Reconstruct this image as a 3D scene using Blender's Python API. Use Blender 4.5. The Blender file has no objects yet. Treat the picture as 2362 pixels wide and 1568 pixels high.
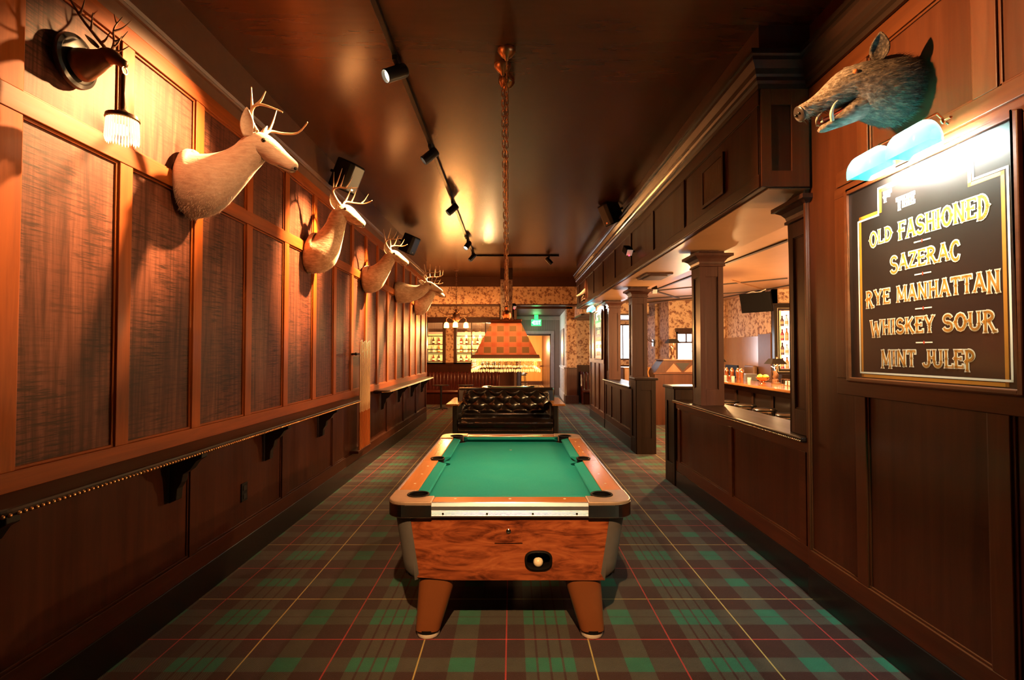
import bpy, bmesh, math, random
from mathutils import Vector, Matrix
random.seed(7)
PI = math.pi
SC = bpy.context.scene
COL = SC.collection

# ---------------------------------------------------------------- camera, world, exposure
cd = bpy.data.cameras.new('camera'); cam = bpy.data.objects.new('camera', cd); COL.objects.link(cam)
cd.sensor_width = 36.0; cd.lens = 1170 / 2362 * 36.0; cd.clip_start = 0.05; cd.clip_end = 100
cam.location = (0, 0, 1.68); cam.rotation_euler = (PI/2 + math.atan(28/1170), 0, 0)
SC.camera = cam
SC.view_settings.view_transform = 'Standard'; SC.view_settings.look = 'None'
SC.view_settings.exposure = 0.0; SC.view_settings.gamma = 1.0; SC.view_settings.use_curve_mapping = False
W = bpy.data.worlds.new('world'); SC.world = W; W.use_nodes = True
W.node_tree.nodes['Background'].inputs[0].default_value = (0.35, 0.16, 0.07, 1)
W.node_tree.nodes['Background'].inputs[1].default_value = 0.02

WARM = (1.0, 0.53, 0.21); TUNG = (1.0, 0.60, 0.29); DAY = (0.85, 0.92, 1.0)
# energies of the lamps, all in one place
E_SPOT = 520; E_POOL = 25; E_ELK = 1.6; E_SIGN = 44; E_CHAND = 105; E_BAR = 60; E_PEND = 620; E_HALL = 12

# ---------------------------------------------------------------- mesh helpers
class MB:
    def __init__(s): s.v = []; s.f = []
    def add(s, vs, fs):
        b = len(s.v); s.v += [tuple(p) for p in vs]; s.f += [tuple(i + b for i in f) for f in fs]; return s
    def box(s, x0, x1, y0, y1, z0, z1):
        return s.add([(x0,y0,z0),(x1,y0,z0),(x1,y1,z0),(x0,y1,z0),(x0,y0,z1),(x1,y0,z1),(x1,y1,z1),(x0,y1,z1)],
                     [(0,3,2,1),(4,5,6,7),(0,1,5,4),(1,2,6,5),(2,3,7,6),(3,0,4,7)])
    def prism(s, pts, a, b, ax='z'):
        n = len(pts)
        def P(p, h): return {'z': (p[0],p[1],h), 'y': (p[0],h,p[1]), 'x': (h,p[0],p[1])}[ax]
        return s.add([P(p,a) for p in pts] + [P(p,b) for p in pts],
                     [tuple(range(n)), tuple(range(2*n-1, n-1, -1))] + [(i,(i+1)%n,(i+1)%n+n,i+n) for i in range(n)])
    def loft(s, rings, cap=True, closed=True):
        n = len(rings[0]); vs = [p for r in rings for p in r]; fs = []
        for i in range(len(rings)-1):
            for j in range(n if closed else n-1):
                k = (j+1) % n; fs.append((i*n+j, i*n+k, (i+1)*n+k, (i+1)*n+j))
        if cap and closed: fs += [tuple(range(n-1,-1,-1)), tuple((len(rings)-1)*n + j for j in range(n))]
        return s.add(vs, fs)
    def tube(s, path, r, n=8, cap=True):
        P = [Vector(p) for p in path]; R = r if isinstance(r, (list, tuple)) else [r]*len(P)
        rings = []; u = None
        for i, p in enumerate(P):
            t = (P[min(i+1,len(P)-1)] - P[max(i-1,0)]).normalized()
            if u is None: u = t.cross(Vector((0,0,1)) if abs(t.z) < .9 else Vector((1,0,0))).normalized()
            else: u = (u - t*u.dot(t)).normalized()
            w = t.cross(u)
            rings.append([p + (u*math.cos(2*PI*k/n) + w*math.sin(2*PI*k/n))*R[i] for k in range(n)])
        return s.loft(rings, cap)
    def lathe(s, prof, c=(0,0,0), n=24, ax=None, cap=True, sc=(1,1)):
        M = Vector((0,0,1)).rotation_difference(Vector(ax)).to_matrix() if ax else Matrix.Identity(3)
        C = Vector(c)
        return s.loft([[C + M @ Vector((r*sc[0]*math.cos(2*PI*k/n), r*sc[1]*math.sin(2*PI*k/n), z)) for k in range(n)] for r, z in prof], cap)
    def ball(s, c, r, sc=(1,1,1), n=14):
        pr = [(max(1e-4, math.sin(PI*i/n)), -math.cos(PI*i/n)) for i in range(n+1)]
        C = Vector(c)
        return s.loft([[C + Vector((q*math.cos(2*PI*k/n)*r*sc[0], q*math.sin(2*PI*k/n)*r*sc[1], z*r*sc[2])) for k in range(n)] for q, z in pr])
    def grid(s, nu, nv, fn):
        vs = [fn(i/nu, j/nv) for j in range(nv+1) for i in range(nu+1)]
        return s.add(vs, [(j*(nu+1)+i, j*(nu+1)+i+1, (j+1)*(nu+1)+i+1, (j+1)*(nu+1)+i) for j in range(nv) for i in range(nu)])
    def ring(s, c, R, r, n=24, m=8, sc=(1,1), ax=None):
        M = Vector((0,0,1)).rotation_difference(Vector(ax)).to_matrix() if ax else Matrix.Identity(3)
        C = Vector(c); rr = []
        for i in range(n):
            a = 2*PI*i/n
            rr.append([C + M @ Vector(((R*sc[0]+r*math.cos(2*PI*k/m))*math.cos(a), (R*sc[1]+r*math.cos(2*PI*k/m))*math.sin(a), r*math.sin(2*PI*k/m))) for k in range(m)])
        return s.loft(rr + [rr[0]], False)
    def xf(s, M, start=0):
        s.v = s.v[:start] + [tuple(M @ Vector(p)) for p in s.v[start:]]; return s

WL = {}                                                     # world position of a thing's origin
def put(name, mb, mat, parent=None, smooth=False, bevel=0, local=False, solid=0, recalc=True):
    me = bpy.data.meshes.new(name); o = bpy.data.objects.new(name, me); COL.objects.link(o)
    off = Vector((0,0,0)) if (local or parent is None) else WL[parent.name]
    me.from_pydata([tuple(Vector(p) - off) for p in mb.v], [], mb.f)
    if recalc:
        bm = bmesh.new(); bm.from_mesh(me); bmesh.ops.remove_doubles(bm, verts=bm.verts, dist=1e-6)
        bmesh.ops.recalc_face_normals(bm, faces=bm.faces); bm.to_mesh(me); bm.free()
    if smooth:
        me.polygons.foreach_set('use_smooth', [True]*len(me.polygons)); me.set_sharp_from_angle(angle=math.radians(48))
    me.materials.append(mat)
    if parent is not None: o.parent = parent
    WL[o.name] = off
    if solid: m = o.modifiers.new('solid','SOLIDIFY'); m.thickness = solid; m.offset = 0
    if bevel:
        m = o.modifiers.new('bevel','BEVEL'); m.width = bevel; m.segments = 2; m.limit_method = 'ANGLE'; m.angle_limit = .7
    return o
def tag(o, label=None, cat=None, group=None, kind=None):
    if label: o['label'] = label
    if cat: o['category'] = cat
    if group: o['group'] = group
    if kind: o['kind'] = kind
    return o
def thing(name, label, cat, loc=(0,0,0), rot=0, group=None):
    o = bpy.data.objects.new(name, None); COL.objects.link(o); o.empty_display_size = .05
    o.location = loc; o.rotation_euler = (0,0,rot); WL[o.name] = Vector(loc)
    return tag(o, label, cat, group)
def struct(name, mb, mat, **k): return tag(put(name, mb, mat, **k), kind='structure')
def dup(root, loc, label=None, rot=None, group=None):
    def cp(o, par):
        c = o.copy(); COL.objects.link(c); c.parent = par
        for ch in list(o.children): cp(ch, c)
        return c
    kids = list(root.children); r = root.copy(); COL.objects.link(r); r.location = loc; WL[r.name] = Vector(loc)
    if rot is not None: r.rotation_euler = (0,0,rot)
    for k in kids: cp(k, r)
    if label: r['label'] = label
    if group: r['group'] = group
    return r
TR = [0]
def trim(mb, mat, **k):
    TR[0] += 1; return struct('trim_%d' % TR[0], mb, mat, **k)
def light(kind, loc, energy, color, parent=None, size=.03, target=None, angle=60, blend=.5, sy=None, name='light'):
    L = bpy.data.lights.new(name, kind); L.energy = energy; L.color = color
    o = bpy.data.objects.new(name, L); COL.objects.link(o)
    if kind == 'AREA':
        L.size = size
        if sy: L.shape = 'RECTANGLE'; L.size_y = sy
    else: L.shadow_soft_size = size
    if kind == 'SPOT': L.spot_size = math.radians(angle); L.spot_blend = blend
    loc = Vector(loc)
    if target is not None: o.rotation_euler = (Vector(target) - loc).to_track_quat('-Z','Y').to_euler()
    if parent is not None: o.parent = parent; loc = loc - WL[parent.name]
    o.location = loc; return o

def cr(pts, m):                                             # Catmull-Rom through tuples
    out = []
    for i in range(len(pts)-1):
        a, b, c, d = pts[max(i-1,0)], pts[i], pts[i+1], pts[min(i+2,len(pts)-1)]
        for k in range(m):
            t = k/m
            out.append(tuple(.5*((2*q) + (-p+r)*t + (2*p-5*q+4*r-w)*t*t + (-p+3*q-3*r+w)*t**3) for p,q,r,w in zip(a,b,c,d)))
    return out + [tuple(pts[-1])]
def arc(cx, cy, r, a0, a1, n=10, ry=None):
    ry = r if ry is None else ry
    return [(cx + r*math.cos(math.radians(a0+(a1-a0)*i/n)), cy + ry*math.sin(math.radians(a0+(a1-a0)*i/n))) for i in range(n+1)]

# ---------------------------------------------------------------- materials
class NT:
    def __init__(s, name):
        s.m = bpy.data.materials.new(name); s.m.use_nodes = True; s.t = s.m.node_tree
        s.b = s.t.nodes['Principled BSDF']; s.co = None
    def n(s, typ, **k):
        x = s.t.nodes.new(typ)
        for a, v in k.items(): setattr(x, a, v)
        return x
    def l(s, a, b): s.t.links.new(a, b)
    def set(s, sock, v):
        if hasattr(v, 'node') or isinstance(v, bpy.types.NodeSocket): s.l(v, sock)
        else: sock.default_value = v
    def coord(s):
        if s.co is None: s.co = s.n('ShaderNodeTexCoord').outputs['Object']
        return s.co
    def map(s, sc=(1,1,1), loc=(0,0,0), rot=(0,0,0)):
        m = s.n('ShaderNodeMapping'); s.l(s.coord(), m.inputs[0]); m.inputs['Scale'].default_value = sc
        m.inputs['Location'].default_value = loc; m.inputs['Rotation'].default_value = rot; return m.outputs[0]
    def noise(s, sc=(1,1,1), scale=1.0, detail=4, rough=.6, dist=0, vec=None):
        x = s.n('ShaderNodeTexNoise'); s.l(vec if vec is not None else s.map(sc), x.inputs['Vector'])
        x.inputs['Scale'].default_value = scale; x.inputs['Detail'].default_value = detail
        x.inputs['Roughness'].default_value = rough; x.inputs['Distortion'].default_value = dist; return x.outputs[0]
    def math(s, op, a, b=0.0, c=None, clamp=False):
        x = s.n('ShaderNodeMath', operation=op, use_clamp=clamp); s.set(x.inputs[0], a); s.set(x.inputs[1], b)
        if c is not None: s.set(x.inputs[2], c)
        return x.outputs[0]
    def ramp(s, fac, stops, interp='LINEAR'):
        x = s.n('ShaderNodeValToRGB'); s.l(fac, x.inputs[0]); cr_ = x.color_ramp; cr_.interpolation = interp
        while len(cr_.elements) < len(stops): cr_.elements.new(.5)
        for e, (p, c) in zip(cr_.elements, stops): e.position = p; e.color = (*c, 1) if len(c) == 3 else c
        return x.outputs[0]
    def mix(s, f, a, b, mode='MIX'):
        x = s.n('ShaderNodeMix', data_type='RGBA', blend_type=mode); s.set(x.inputs[0], f)
        for sock, v in ((x.inputs[6], a), (x.inputs[7], b)):
            if isinstance(v, tuple): sock.default_value = (*v, 1) if len(v) == 3 else v
            else: s.l(v, sock)
        return x.outputs[2]
    def bump(s, h, st=.3, d=.01):
        x = s.n('ShaderNodeBump'); s.l(h, x.inputs['Height']); x.inputs['Strength'].default_value = st
        x.inputs['Distance'].default_value = d; s.l(x.outputs[0], s.b.inputs['Normal'])
    def fin(s, col=None, rough=.5, metal=0, spec=.5, coat=0, em=None, es=0, sheen=0):
        b = s.b
        if col is not None:
            if isinstance(col, tuple): b.inputs['Base Color'].default_value = (*col, 1)
            else: s.l(col, b.inputs['Base Color'])
        s.set(b.inputs['Roughness'], rough); b.inputs['Metallic'].default_value = metal
        b.inputs['Specular IOR Level'].default_value = spec; b.inputs['Coat Weight'].default_value = coat
        b.inputs['Coat Roughness'].default_value = .15; b.inputs['Sheen Weight'].default_value = sheen
        if em is not None:
            if isinstance(em, tuple): b.inputs['Emission Color'].default_value = (*em, 1)
            else: s.l(em, b.inputs['Emission Color'])
            b.inputs['Emission Strength'].default_value = es
        return s.m
    def xyz(s):
        x = s.n('ShaderNodeSeparateXYZ'); s.l(s.coord(), x.inputs[0]); return x.outputs
def plain(name, col, rough=.5, metal=0, spec=.5, coat=0, em=None, es=0, var=.12, sheen=0):
    t = NT(name); nz = t.noise(scale=9, detail=3)
    c = t.ramp(nz, [(.25, tuple(v*(1-var) for v in col)), (.75, tuple(min(1, v*(1+var)) for v in col))])
    return t.fin(c, rough, metal, spec, coat, em, es, sheen)
def wood(name, c1, c2, ax='z', k=1.0, rough=.38, coat=.06, bump=.12, fig=0.0, spec=.28):
    t = NT(name); a = (26*k, 26*k, 26*k); a = tuple(1.6*k if i == 'xyz'.index(ax) else a[i] for i in range(3))
    n1 = t.noise(sc=a, scale=1, detail=7, rough=.62, dist=.6+fig)
    n2 = t.noise(sc=tuple(v*.16 for v in a), scale=1, detail=3, dist=fig*2)
    f = t.math('ADD', t.math('MULTIPLY', n1, .62), t.math('MULTIPLY', n2, .38))
    c = t.ramp(f, [(.3, c1), (.5, tuple((p+q)/2 for p,q in zip(c1,c2))), (.7, c2)])
    t.bump(n1, bump, .004)
    r = t.ramp(n2, [(.3, (rough-.06,)*3), (.7, (rough+.1,)*3)])
    return t.fin(c, r, coat=coat, spec=spec)

M = {}
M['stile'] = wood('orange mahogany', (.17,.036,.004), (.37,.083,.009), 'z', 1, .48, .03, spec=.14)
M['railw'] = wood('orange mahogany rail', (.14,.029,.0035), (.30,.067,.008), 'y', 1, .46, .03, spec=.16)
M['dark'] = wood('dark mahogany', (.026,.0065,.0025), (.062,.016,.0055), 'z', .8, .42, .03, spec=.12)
M['darky'] = wood('dark mahogany rail', (.028,.007,.0025), (.066,.017,.006), 'y', .8, .42, .03, spec=.14)
M['rpanel'] = wood('red brown veneer', (.050,.0125,.004), (.108,.029,.009), 'z', .55, .34)
M['rstile'] = wood('red brown stile', (.062,.016,.0045), (.135,.037,.010), 'z', .7, .34)
M['rraily'] = wood('red brown rail', (.062,.016,.0045), (.135,.037,.010), 'y', .7, .34)
M['black'] = plain('black lacquered wood', (.008,.006,.005), .32, coat=.3)
M['ebony'] = wood('ebonised wood', (.012,.006,.004), (.028,.013,.008), 'z', .8, .38, .05, spec=.15)
M['ebonyy'] = wood('ebonised rail', (.012,.007,.005), (.035,.018,.010), 'y', .8, .28, .4, spec=.3)
M['column'] = wood('purple brown column wood', (.038,.014,.010), (.076,.029,.021), 'z', .9, .38, .12, spec=.2)
M['ledge'] = wood('dark ledge wood', (.009,.0045,.003), (.026,.011,.006), 'y', .8, .34, .06, spec=.16)
def sawn():
    t = NT('rough sawn panel')
    g = t.noise(sc=(9,12,.55), scale=1, detail=6, rough=.62, dist=2.2); g2 = t.noise(sc=(30,46,2.2), scale=1, detail=4)
    dash = t.noise(sc=(4,6.5,105), scale=1, detail=3, rough=.7); fine = t.noise(sc=(60,60,8), scale=1, detail=3)
    bl = t.noise(sc=(1.6,2.2,1.3), scale=1.5, detail=4)
    f = t.math('ADD', t.math('MULTIPLY', g, .80), t.math('MULTIPLY', g2, .20))
    c = t.ramp(f, [(.36, (.050,.013,.0065)), (.50, (.112,.034,.019)), (.64, (.18,.060,.036))])
    m = t.math('MULTIPLY', t.ramp(dash, [(.47,(0,)*3),(.60,(1,)*3)]), t.ramp(bl, [(.38,(.12,)*3),(.60,(.95,)*3)]))
    c = t.mix(m, c, (.030,.011,.006)); c = t.mix(t.ramp(fine, [(.42,(.16,)*3),(.62,(0,)*3)]), c, (.040,.015,.009))
    h = t.math('ADD', t.math('MULTIPLY', dash, .4), t.math('MULTIPLY', g, .6)); t.bump(h, .25, .005)
    return t.fin(c, .50, spec=.14)
M['sawn'] = sawn()
def bead_board(name, col, pitch=.07, ax=0):
    t = NT(name); x = t.xyz()[ax]; m = t.math('PINGPONG', x, pitch/2); g = t.math('LESS_THAN', m, .006)
    c = t.mix(g, col, tuple(v*.45 for v in col)); t.bump(t.math('SUBTRACT', 1.0, g), .6, .006); return t.fin(c, .4)
M['bead'] = bead_board('grey beadboard', (.20,.13,.10))
def ceilmat():
    t = NT('brown satin ceiling'); n = t.noise(sc=(.9,5.0,1), scale=1.4, detail=4); n2 = t.noise(scale=14, detail=2)
    c = t.ramp(n, [(.3, (.078,.025,.008)), (.7, (.104,.034,.011))])
    t.bump(t.math('ADD', t.math('MULTIPLY', n, .5), t.math('MULTIPLY', n2, .03)), .06, .02)
    return t.fin(c, .27, spec=.8)
M['ceil'] = ceilmat()
M['plaster'] = plain('brown painted plaster', (.12,.050,.024), .45)
M['paint'] = plain('dark brown paint', (.070,.026,.015), .45)
def barceil():
    t = NT('tan bar ceiling'); n = t.noise(scale=2, detail=3)
    return t.fin(t.ramp(n, [(.3, (.38,.20,.095)), (.7, (.44,.235,.115))]), .42)
M['barceil'] = barceil()
def toile():
    t = NT('toile wallpaper')
    n1 = t.noise(scale=21, detail=7, rough=.78, dist=.7); n2 = t.noise(scale=7, detail=2)
    v = t.n('ShaderNodeTexVoronoi', feature='SMOOTH_F1'); t.l(t.map((1,1,1)), v.inputs['Vector']); v.inputs['Scale'].default_value = 12
    f = t.math('SUBTRACT', t.math('ADD', t.math('MULTIPLY', n1, 1.0), t.math('MULTIPLY', n2, .45)), t.math('MULTIPLY', v.outputs[0], .38))
    c = t.ramp(f, [(.56, (.72,.50,.32)), (.61, (.47,.26,.155)), (.70, (.22,.09,.055))])
    return t.fin(c, .7)
M['toile'] = toile()
def carpet():
    t = NT('tartan carpet'); X, Y, Z = t.xyz()
    def band(co, x0, per, spans):
        m = t.math('FLOORED_MODULO', t.math('SUBTRACT', co, x0), per); r = None
        for c, w in spans:
            q = t.math('COMPARE', m, c, w/2); r = q if r is None else t.math('MAXIMUM', r, q)
        return r
    px, py = .955, .975
    gx = band(X, -.033, px, [(.135,.058),(.205,.058),(.275,.058),(.345,.058),(.718,.138)])
    gy = band(Y, 3.01, py, [(.205,.088),(.30,.088),(.735,.125)])
    rx = band(X, -.033-px/2, px, [(px/2,.0085)]); yx = band(X, .445-px/2, px, [(px/2,.0085)])
    ry = band(Y, 3.01-py/2, py, [(py/2,.0085)]); yy = band(Y, 3.495-py/2, py, [(py/2,.0085)])
    d = t.math('ADD', t.math('MULTIPLY', X, 1.0), Y); tw = t.math('LESS_THAN', t.math('PINGPONG', d, .0045), .00225)
    nz = t.noise(scale=260, detail=2); blot = t.noise(scale=7, detail=3)
    base = (.040,.010,.009); grey = t.mix(tw, (.026,.021,.016), (.098,.090,.068)); green = (.018,.150,.090)
    one = t.math('ABSOLUTE', t.math('SUBTRACT', gx, gy)); both = t.math('MULTIPLY', gx, gy)
    c = t.mix(one, base, grey); c = t.mix(both, c, green)
    dash = t.math('ADD', t.math('MULTIPLY', tw, .5), .5)
    for f, colr in ((yy, (.62,.47,.15)), (ry, (.55,.045,.045)), (yx, (.62,.47,.15)), (rx, (.55,.045,.045))):
        c = t.mix(t.math('MULTIPLY', f, dash), c, colr)
    c = t.mix(t.math('MULTIPLY', rx, ry), c, (.8,.03,.03))
    c = t.mix(t.ramp(nz, [(.35,(.0,)*3),(.7,(.35,)*3)]), c, (0,0,0)); c = t.mix(t.ramp(blot, [(.35,(.18,)*3),(.65,(0,)*3)]), c, (0,0,0))
    t.bump(nz, .5, .006); return t.fin(c, .95, spec=.15, sheen=.15)
M['carpet'] = carpet()
M['chrome'] = plain('polished metal', (.75,.70,.66), .16, 1, var=.04)
M['alu'] = plain('brushed aluminium', (.72,.76,.92), .36, .9, var=.06)
M['brass'] = plain('aged brass', (.72,.40,.18), .34, 1)
M['bronze'] = plain('dark bronze', (.20,.095,.05), .42, .55, var=.35)
M['blackmet'] = plain('black metal', (.012,.011,.010), .35, .3)
M['blackpl'] = plain('black plastic', (.006,.005,.005), .6, spec=.12)
M['leather'] = plain('black leather', (.010,.008,.007), .20, spec=.9, coat=.6)
M['oxblood'] = plain('oxblood leather', (.075,.012,.009), .3, spec=.6, coat=.3)
def cloth():
    t = NT('green baize'); n = t.noise(scale=420, detail=2); b = t.noise(scale=3, detail=3)
    c = t.ramp(n, [(.3, (.003,.150,.140)), (.7, (.007,.240,.225))]); c = t.mix(t.ramp(b, [(.4,(0,)*3),(.7,(.12,)*3)]), c, (.05,.27,.20))
    t.bump(n, .15, .002); return t.fin(c, .9, spec=.08)
M['cloth'] = cloth()
def burl():
    t = NT('burl laminate'); w = t.noise(sc=(2.2,2.2,5), scale=1, detail=2)
    n1 = t.noise(sc=(3.2,6,13), scale=1, detail=6, rough=.62, dist=2.6); n2 = t.noise(sc=(1.6,3,5.5), scale=1, detail=3, dist=1.8)
    f = t.math('ADD', t.math('MULTIPLY', n1, .6), t.math('MULTIPLY', n2, .4))
    return t.fin(t.ramp(f, [(.36,(.065,.013,.006)),(.45,(.20,.046,.016)),(.54,(.36,.090,.030)),(.66,(.48,.145,.050))]), .32, coat=.15)
M['lam'] = burl()
M['railam'] = wood('orange laminate rail', (.34,.115,.028), (.52,.20,.05), 'y', .5, .22, .4, .02, fig=.6)
M['railamx'] = wood('orange laminate end rail', (.34,.115,.028), (.52,.20,.05), 'x', .5, .22, .4, .02, fig=.6)
M['cast'] = plain('cast metal corner', (.40,.27,.19), .34, .35)
M['steel'] = plain('grey brushed corner', (.17,.155,.15), .42, .3)
M['legbrown'] = plain('brown laminate leg', (.20,.062,.020), .3, var=.05)
M['white'] = plain('white plastic', (.75,.68,.58), .35)
M['ivory'] = plain('ivory ball', (.85,.72,.50), .12, coat=.4)
def fur(name, c1, c2, c3):
    t = NT(name); n = t.noise(sc=(16,60,60), scale=1, detail=4); b = t.noise(scale=5, detail=3)
    f = t.math('ADD', t.math('MULTIPLY', n, .5), t.math('MULTIPLY', b, .5)); c = t.ramp(f, [(.35,c1),(.5,c2),(.66,c3)])
    t.bump(n, .5, .006); return t.fin(c, .75, spec=.25, sheen=.2)
M['pale'] = fur('pale tan hide', (.44,.27,.20), (.58,.39,.30), (.68,.50,.40))
M['hide'] = fur('deer hide', (.30,.17,.095), (.50,.32,.20), (.70,.51,.36))
def boarfur():
    t = NT('boar bristle'); n = t.noise(sc=(14,70,70), scale=1, detail=4); b = t.noise(scale=6, detail=3); x = t.xyz()[0]
    dk = t.ramp(n, [(.35,(.016,.010,.007)),(.52,(.050,.033,.022)),(.68,(.13,.09,.06))]); lt = t.ramp(n, [(.35,(.16,.11,.075)),(.52,(.34,.25,.18)),(.68,(.55,.43,.33))])
    f = t.math('ADD', t.math('MULTIPLY', x, 1.25), t.math('MULTIPLY', b, .42)); t.bump(n, .8, .01)
    return t.fin(t.mix(t.ramp(f, [(.42,(0,)*3),(.62,(0.30,)*3),(.88,(1,)*3)]), dk, lt), .75, spec=.25)
M['boar'] = boarfur()
M['antler'] = plain('antler', (.46,.29,.17), .4, var=.3)
M['tusk'] = plain('tusk ivory', (.75,.68,.52), .25)
M['eye'] = plain('glass eye', (.02,.012,.008), .06, coat=.6)
M['amber'] = plain('amber eye', (.45,.13,.04), .1, coat=.6)
M['noseb'] = plain('dark nose leather', (.03,.02,.016), .35)
M['flesh'] = plain('painted tongue', (.36,.07,.05), .3)
M['innear'] = plain('pale ear fur', (.62,.45,.33), .8)
M['mapl'] = wood('maple', (.66,.44,.24), (.82,.60,.38), 'z', .8, .3, .3, .02)
M['butt'] = wood('cherry butt', (.34,.085,.02), (.52,.16,.04), 'z', .8, .2, .5, .02)
M['glass'] = None
def glassm():
    t = NT('window glass'); t.m.node_tree.nodes.remove(t.b)
    g = t.n('ShaderNodeBsdfGlossy'); g.inputs['Roughness'].default_value = .02
    tr = t.n('ShaderNodeBsdfTransparent'); mx = t.n('ShaderNodeMixShader'); fr = t.n('ShaderNodeFresnel'); fr.inputs[0].default_value = 1.5
    sep = t.n('ShaderNodeMath', operation='MULTIPLY'); t.l(fr.outputs[0], sep.inputs[0]); sep.inputs[1].default_value = 1.6
    t.l(sep.outputs[0], mx.inputs[0]); t.l(tr.outputs[0], mx.inputs[1]); t.l(g.outputs[0], mx.inputs[2])
    t.l(mx.outputs[0], t.t.nodes['Material Output'].inputs[0]); return t.m
M['glass'] = glassm()
def bottle_glass(name, col):
    t = NT(name); m = t.fin(col, .08); t.b.inputs['Transmission Weight'].default_value = .65; t.b.inputs['IOR'].default_value = 1.45; return m
def emit(name, col, s, base=(.5,.4,.3)): return plain(name, base, .4, em=col, es=s)

# ================================================================ SETTING
struct('floor', MB().box(-5, 8, -1.5, 27, -.06, 0), M['carpet'])
struct('ceiling', MB().box(-4.6, 2.2, -1.5, 17.1, 3.95, 4.02), M['ceil'])
struct('ceiling', MB().box(2.45, 7.6, -1.5, 17.3, 3.10, 3.16), M['barceil'])
struct('wall_back', MB().box(-2.4, 7.6, -1.6, -1.5, 0, 3.95), M['rpanel'])
struct('wall_left', MB().box(-2.27, -2.15, -1.5, 12.68, 1.17, 3.44), M['sawn'])
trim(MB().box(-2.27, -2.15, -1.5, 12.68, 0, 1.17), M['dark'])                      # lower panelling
trim(MB().box(-2.27, -2.142, -1.5, 12.68, 3.44, 3.95), M['plaster'])               # plaster frieze
trim(MB().prism([(-2.142,3.575),(-2.125,3.58),(-2.120,3.595),(-2.128,3.605),(-2.118,3.625),(-2.142,3.635)], -1.5, 12.68, 'y'), M['plaster'])
struct('baseboard_left', MB().box(-2.15, -2.128, -1.5, 12.68, 0, .203), M['black'], bevel=.004)

def board(x, sg, y0, y1, z0, z1, d, mat, lip=.014):                                # flat board on a wall face x, facing sg, with a bead on its long edges
    mb = MB(); a, b = sorted((x, x + sg*d)); mb.box(a, b, y0, y1, z0, z1); a, b = sorted((x, x + sg*d*.45))
    if lip:
        if z1 - z0 > y1 - y0: mb.box(a, b, y0-lip, y0, z0, z1); mb.box(a, b, y1, y1+lip, z0, z1)
        else: mb.box(a, b, y0, y1, z0-lip, z0); mb.box(a, b, y0, y1, z1, z1+lip)
    return trim(mb, mat, bevel=.003)
XL = -2.15
board(XL, 1, -1.5, 12.68, .203, .325, .020, M['darky'])
board(XL, 1, -1.5, 12.68, 1.085, 1.172, .024, M['railw'])
board(XL, 1, -1.5, 12.68, 2.714, 2.815, .026, M['railw'])
board(XL, 1, -1.5, 12.68, 3.378, 3.480, .026, M['railw'])
ST = [-.6, .08, .75, 1.42, 2.78, 3.43, 4.10, 4.78, 5.47, 6.10, 6.76, 7.41, 8.06, 8.70, 9.34, 10.0, 10.66, 11.31, 11.97]
for y in ST:
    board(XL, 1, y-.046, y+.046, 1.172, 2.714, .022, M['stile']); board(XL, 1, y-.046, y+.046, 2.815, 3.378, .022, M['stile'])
for y0, y1 in ((1.90, 2.185), (12.58, 12.68)):
    board(XL, 1, y0, y1, 1.172, 2.714, .022, M['stile']); board(XL, 1, y0, y1, 2.815, 3.378, .022, M['stile'])
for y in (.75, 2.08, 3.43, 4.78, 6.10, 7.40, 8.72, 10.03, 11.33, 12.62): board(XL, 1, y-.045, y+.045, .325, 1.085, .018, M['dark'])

# ---- right wall beside the sign
XR = 2.07
struct('wall_right', MB().box(XR, 2.19, -1.5, 3.54, 0, 3.95), M['rpanel'])
struct('baseboard_right', MB().box(2.045, XR, -1.5, 3.54, 0, .20), M['black'], bevel=.004)
board(XR, -1, -1.5, 3.54, .20, .322, .020, M['rraily'])
for y0, y1, z0, z1 in ((2.955,3.045,.322,1.42), (2.10,2.20,.322,1.42), (1.2,1.3,.322,1.42), (.3,.4,.322,1.42), (2.12,2.235,2.80,3.39), (2.90,2.99,2.80,3.39), (1.25,1.36,2.80,3.39), (.4,.5,2.80,3.39)):
    board(XR, -1, y0, y1, z0, z1, .018, M['rstile'])
board(XR, -1, 1.88, 3.19, 1.42, 1.52, .030, M['rraily'], 0)
board(XR, -1, 3.06, 3.19, 1.52, 2.64, .030, M['rstile'], 0); board(XR, -1, 1.88, 2.01, 1.52, 2.64, .030, M['rstile'], 0)
board(XR, -1, 1.88, 3.19, 2.64, 2.70, .030, M['rraily'], 0); board(XR, -1, -1.5, 3.19, 2.715, 2.80, .018, M['rraily'])
board(XR, -1, -1.5, 3.48, 3.39, 3.50, .018, M['rraily'])
board(XR, -1, 3.515, 3.54, .322, 2.82, .024, M['rstile'], .006)

# ---- bulkhead over the half walls
struct('wall_bulkhead', MB().box(1.72, 2.45, 3.48, 13.4, 2.82, 3.95), M['dark'])
trim(MB().box(1.715, 2.46, 3.475, 13.4, 3.73, 3.949), M['paint']); trim(MB().box(1.78, 2.46, 3.50, 13.4, 2.812, 2.82), M['barceil'])
board(1.72, -1, 3.48, 13.4, 2.82, 2.91, .014, M['darky'], .008); board(1.72, -1, 3.48, 13.4, 3.39, 3.50, .014, M['darky'], .008)
for y in (3.54, 5.05, 6.15, 7.30, 8.45, 9.55, 10.65, 11.75, 12.85): board(1.72, -1, y-.05, y+.05, 2.91, 3.39, .014, M['dark'], .008)
mb = MB()
for x0, x1, z0, z1 in ((1.72,1.79,2.82,3.50), (1.93,2.05,2.82,3.50), (1.79,1.93,2.82,2.93), (1.79,1.93,3.39,3.50)): mb.box(x0, x1, 3.464, 3.48, z0, z1)
trim(mb, M['rstile'], bevel=.003)
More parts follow.
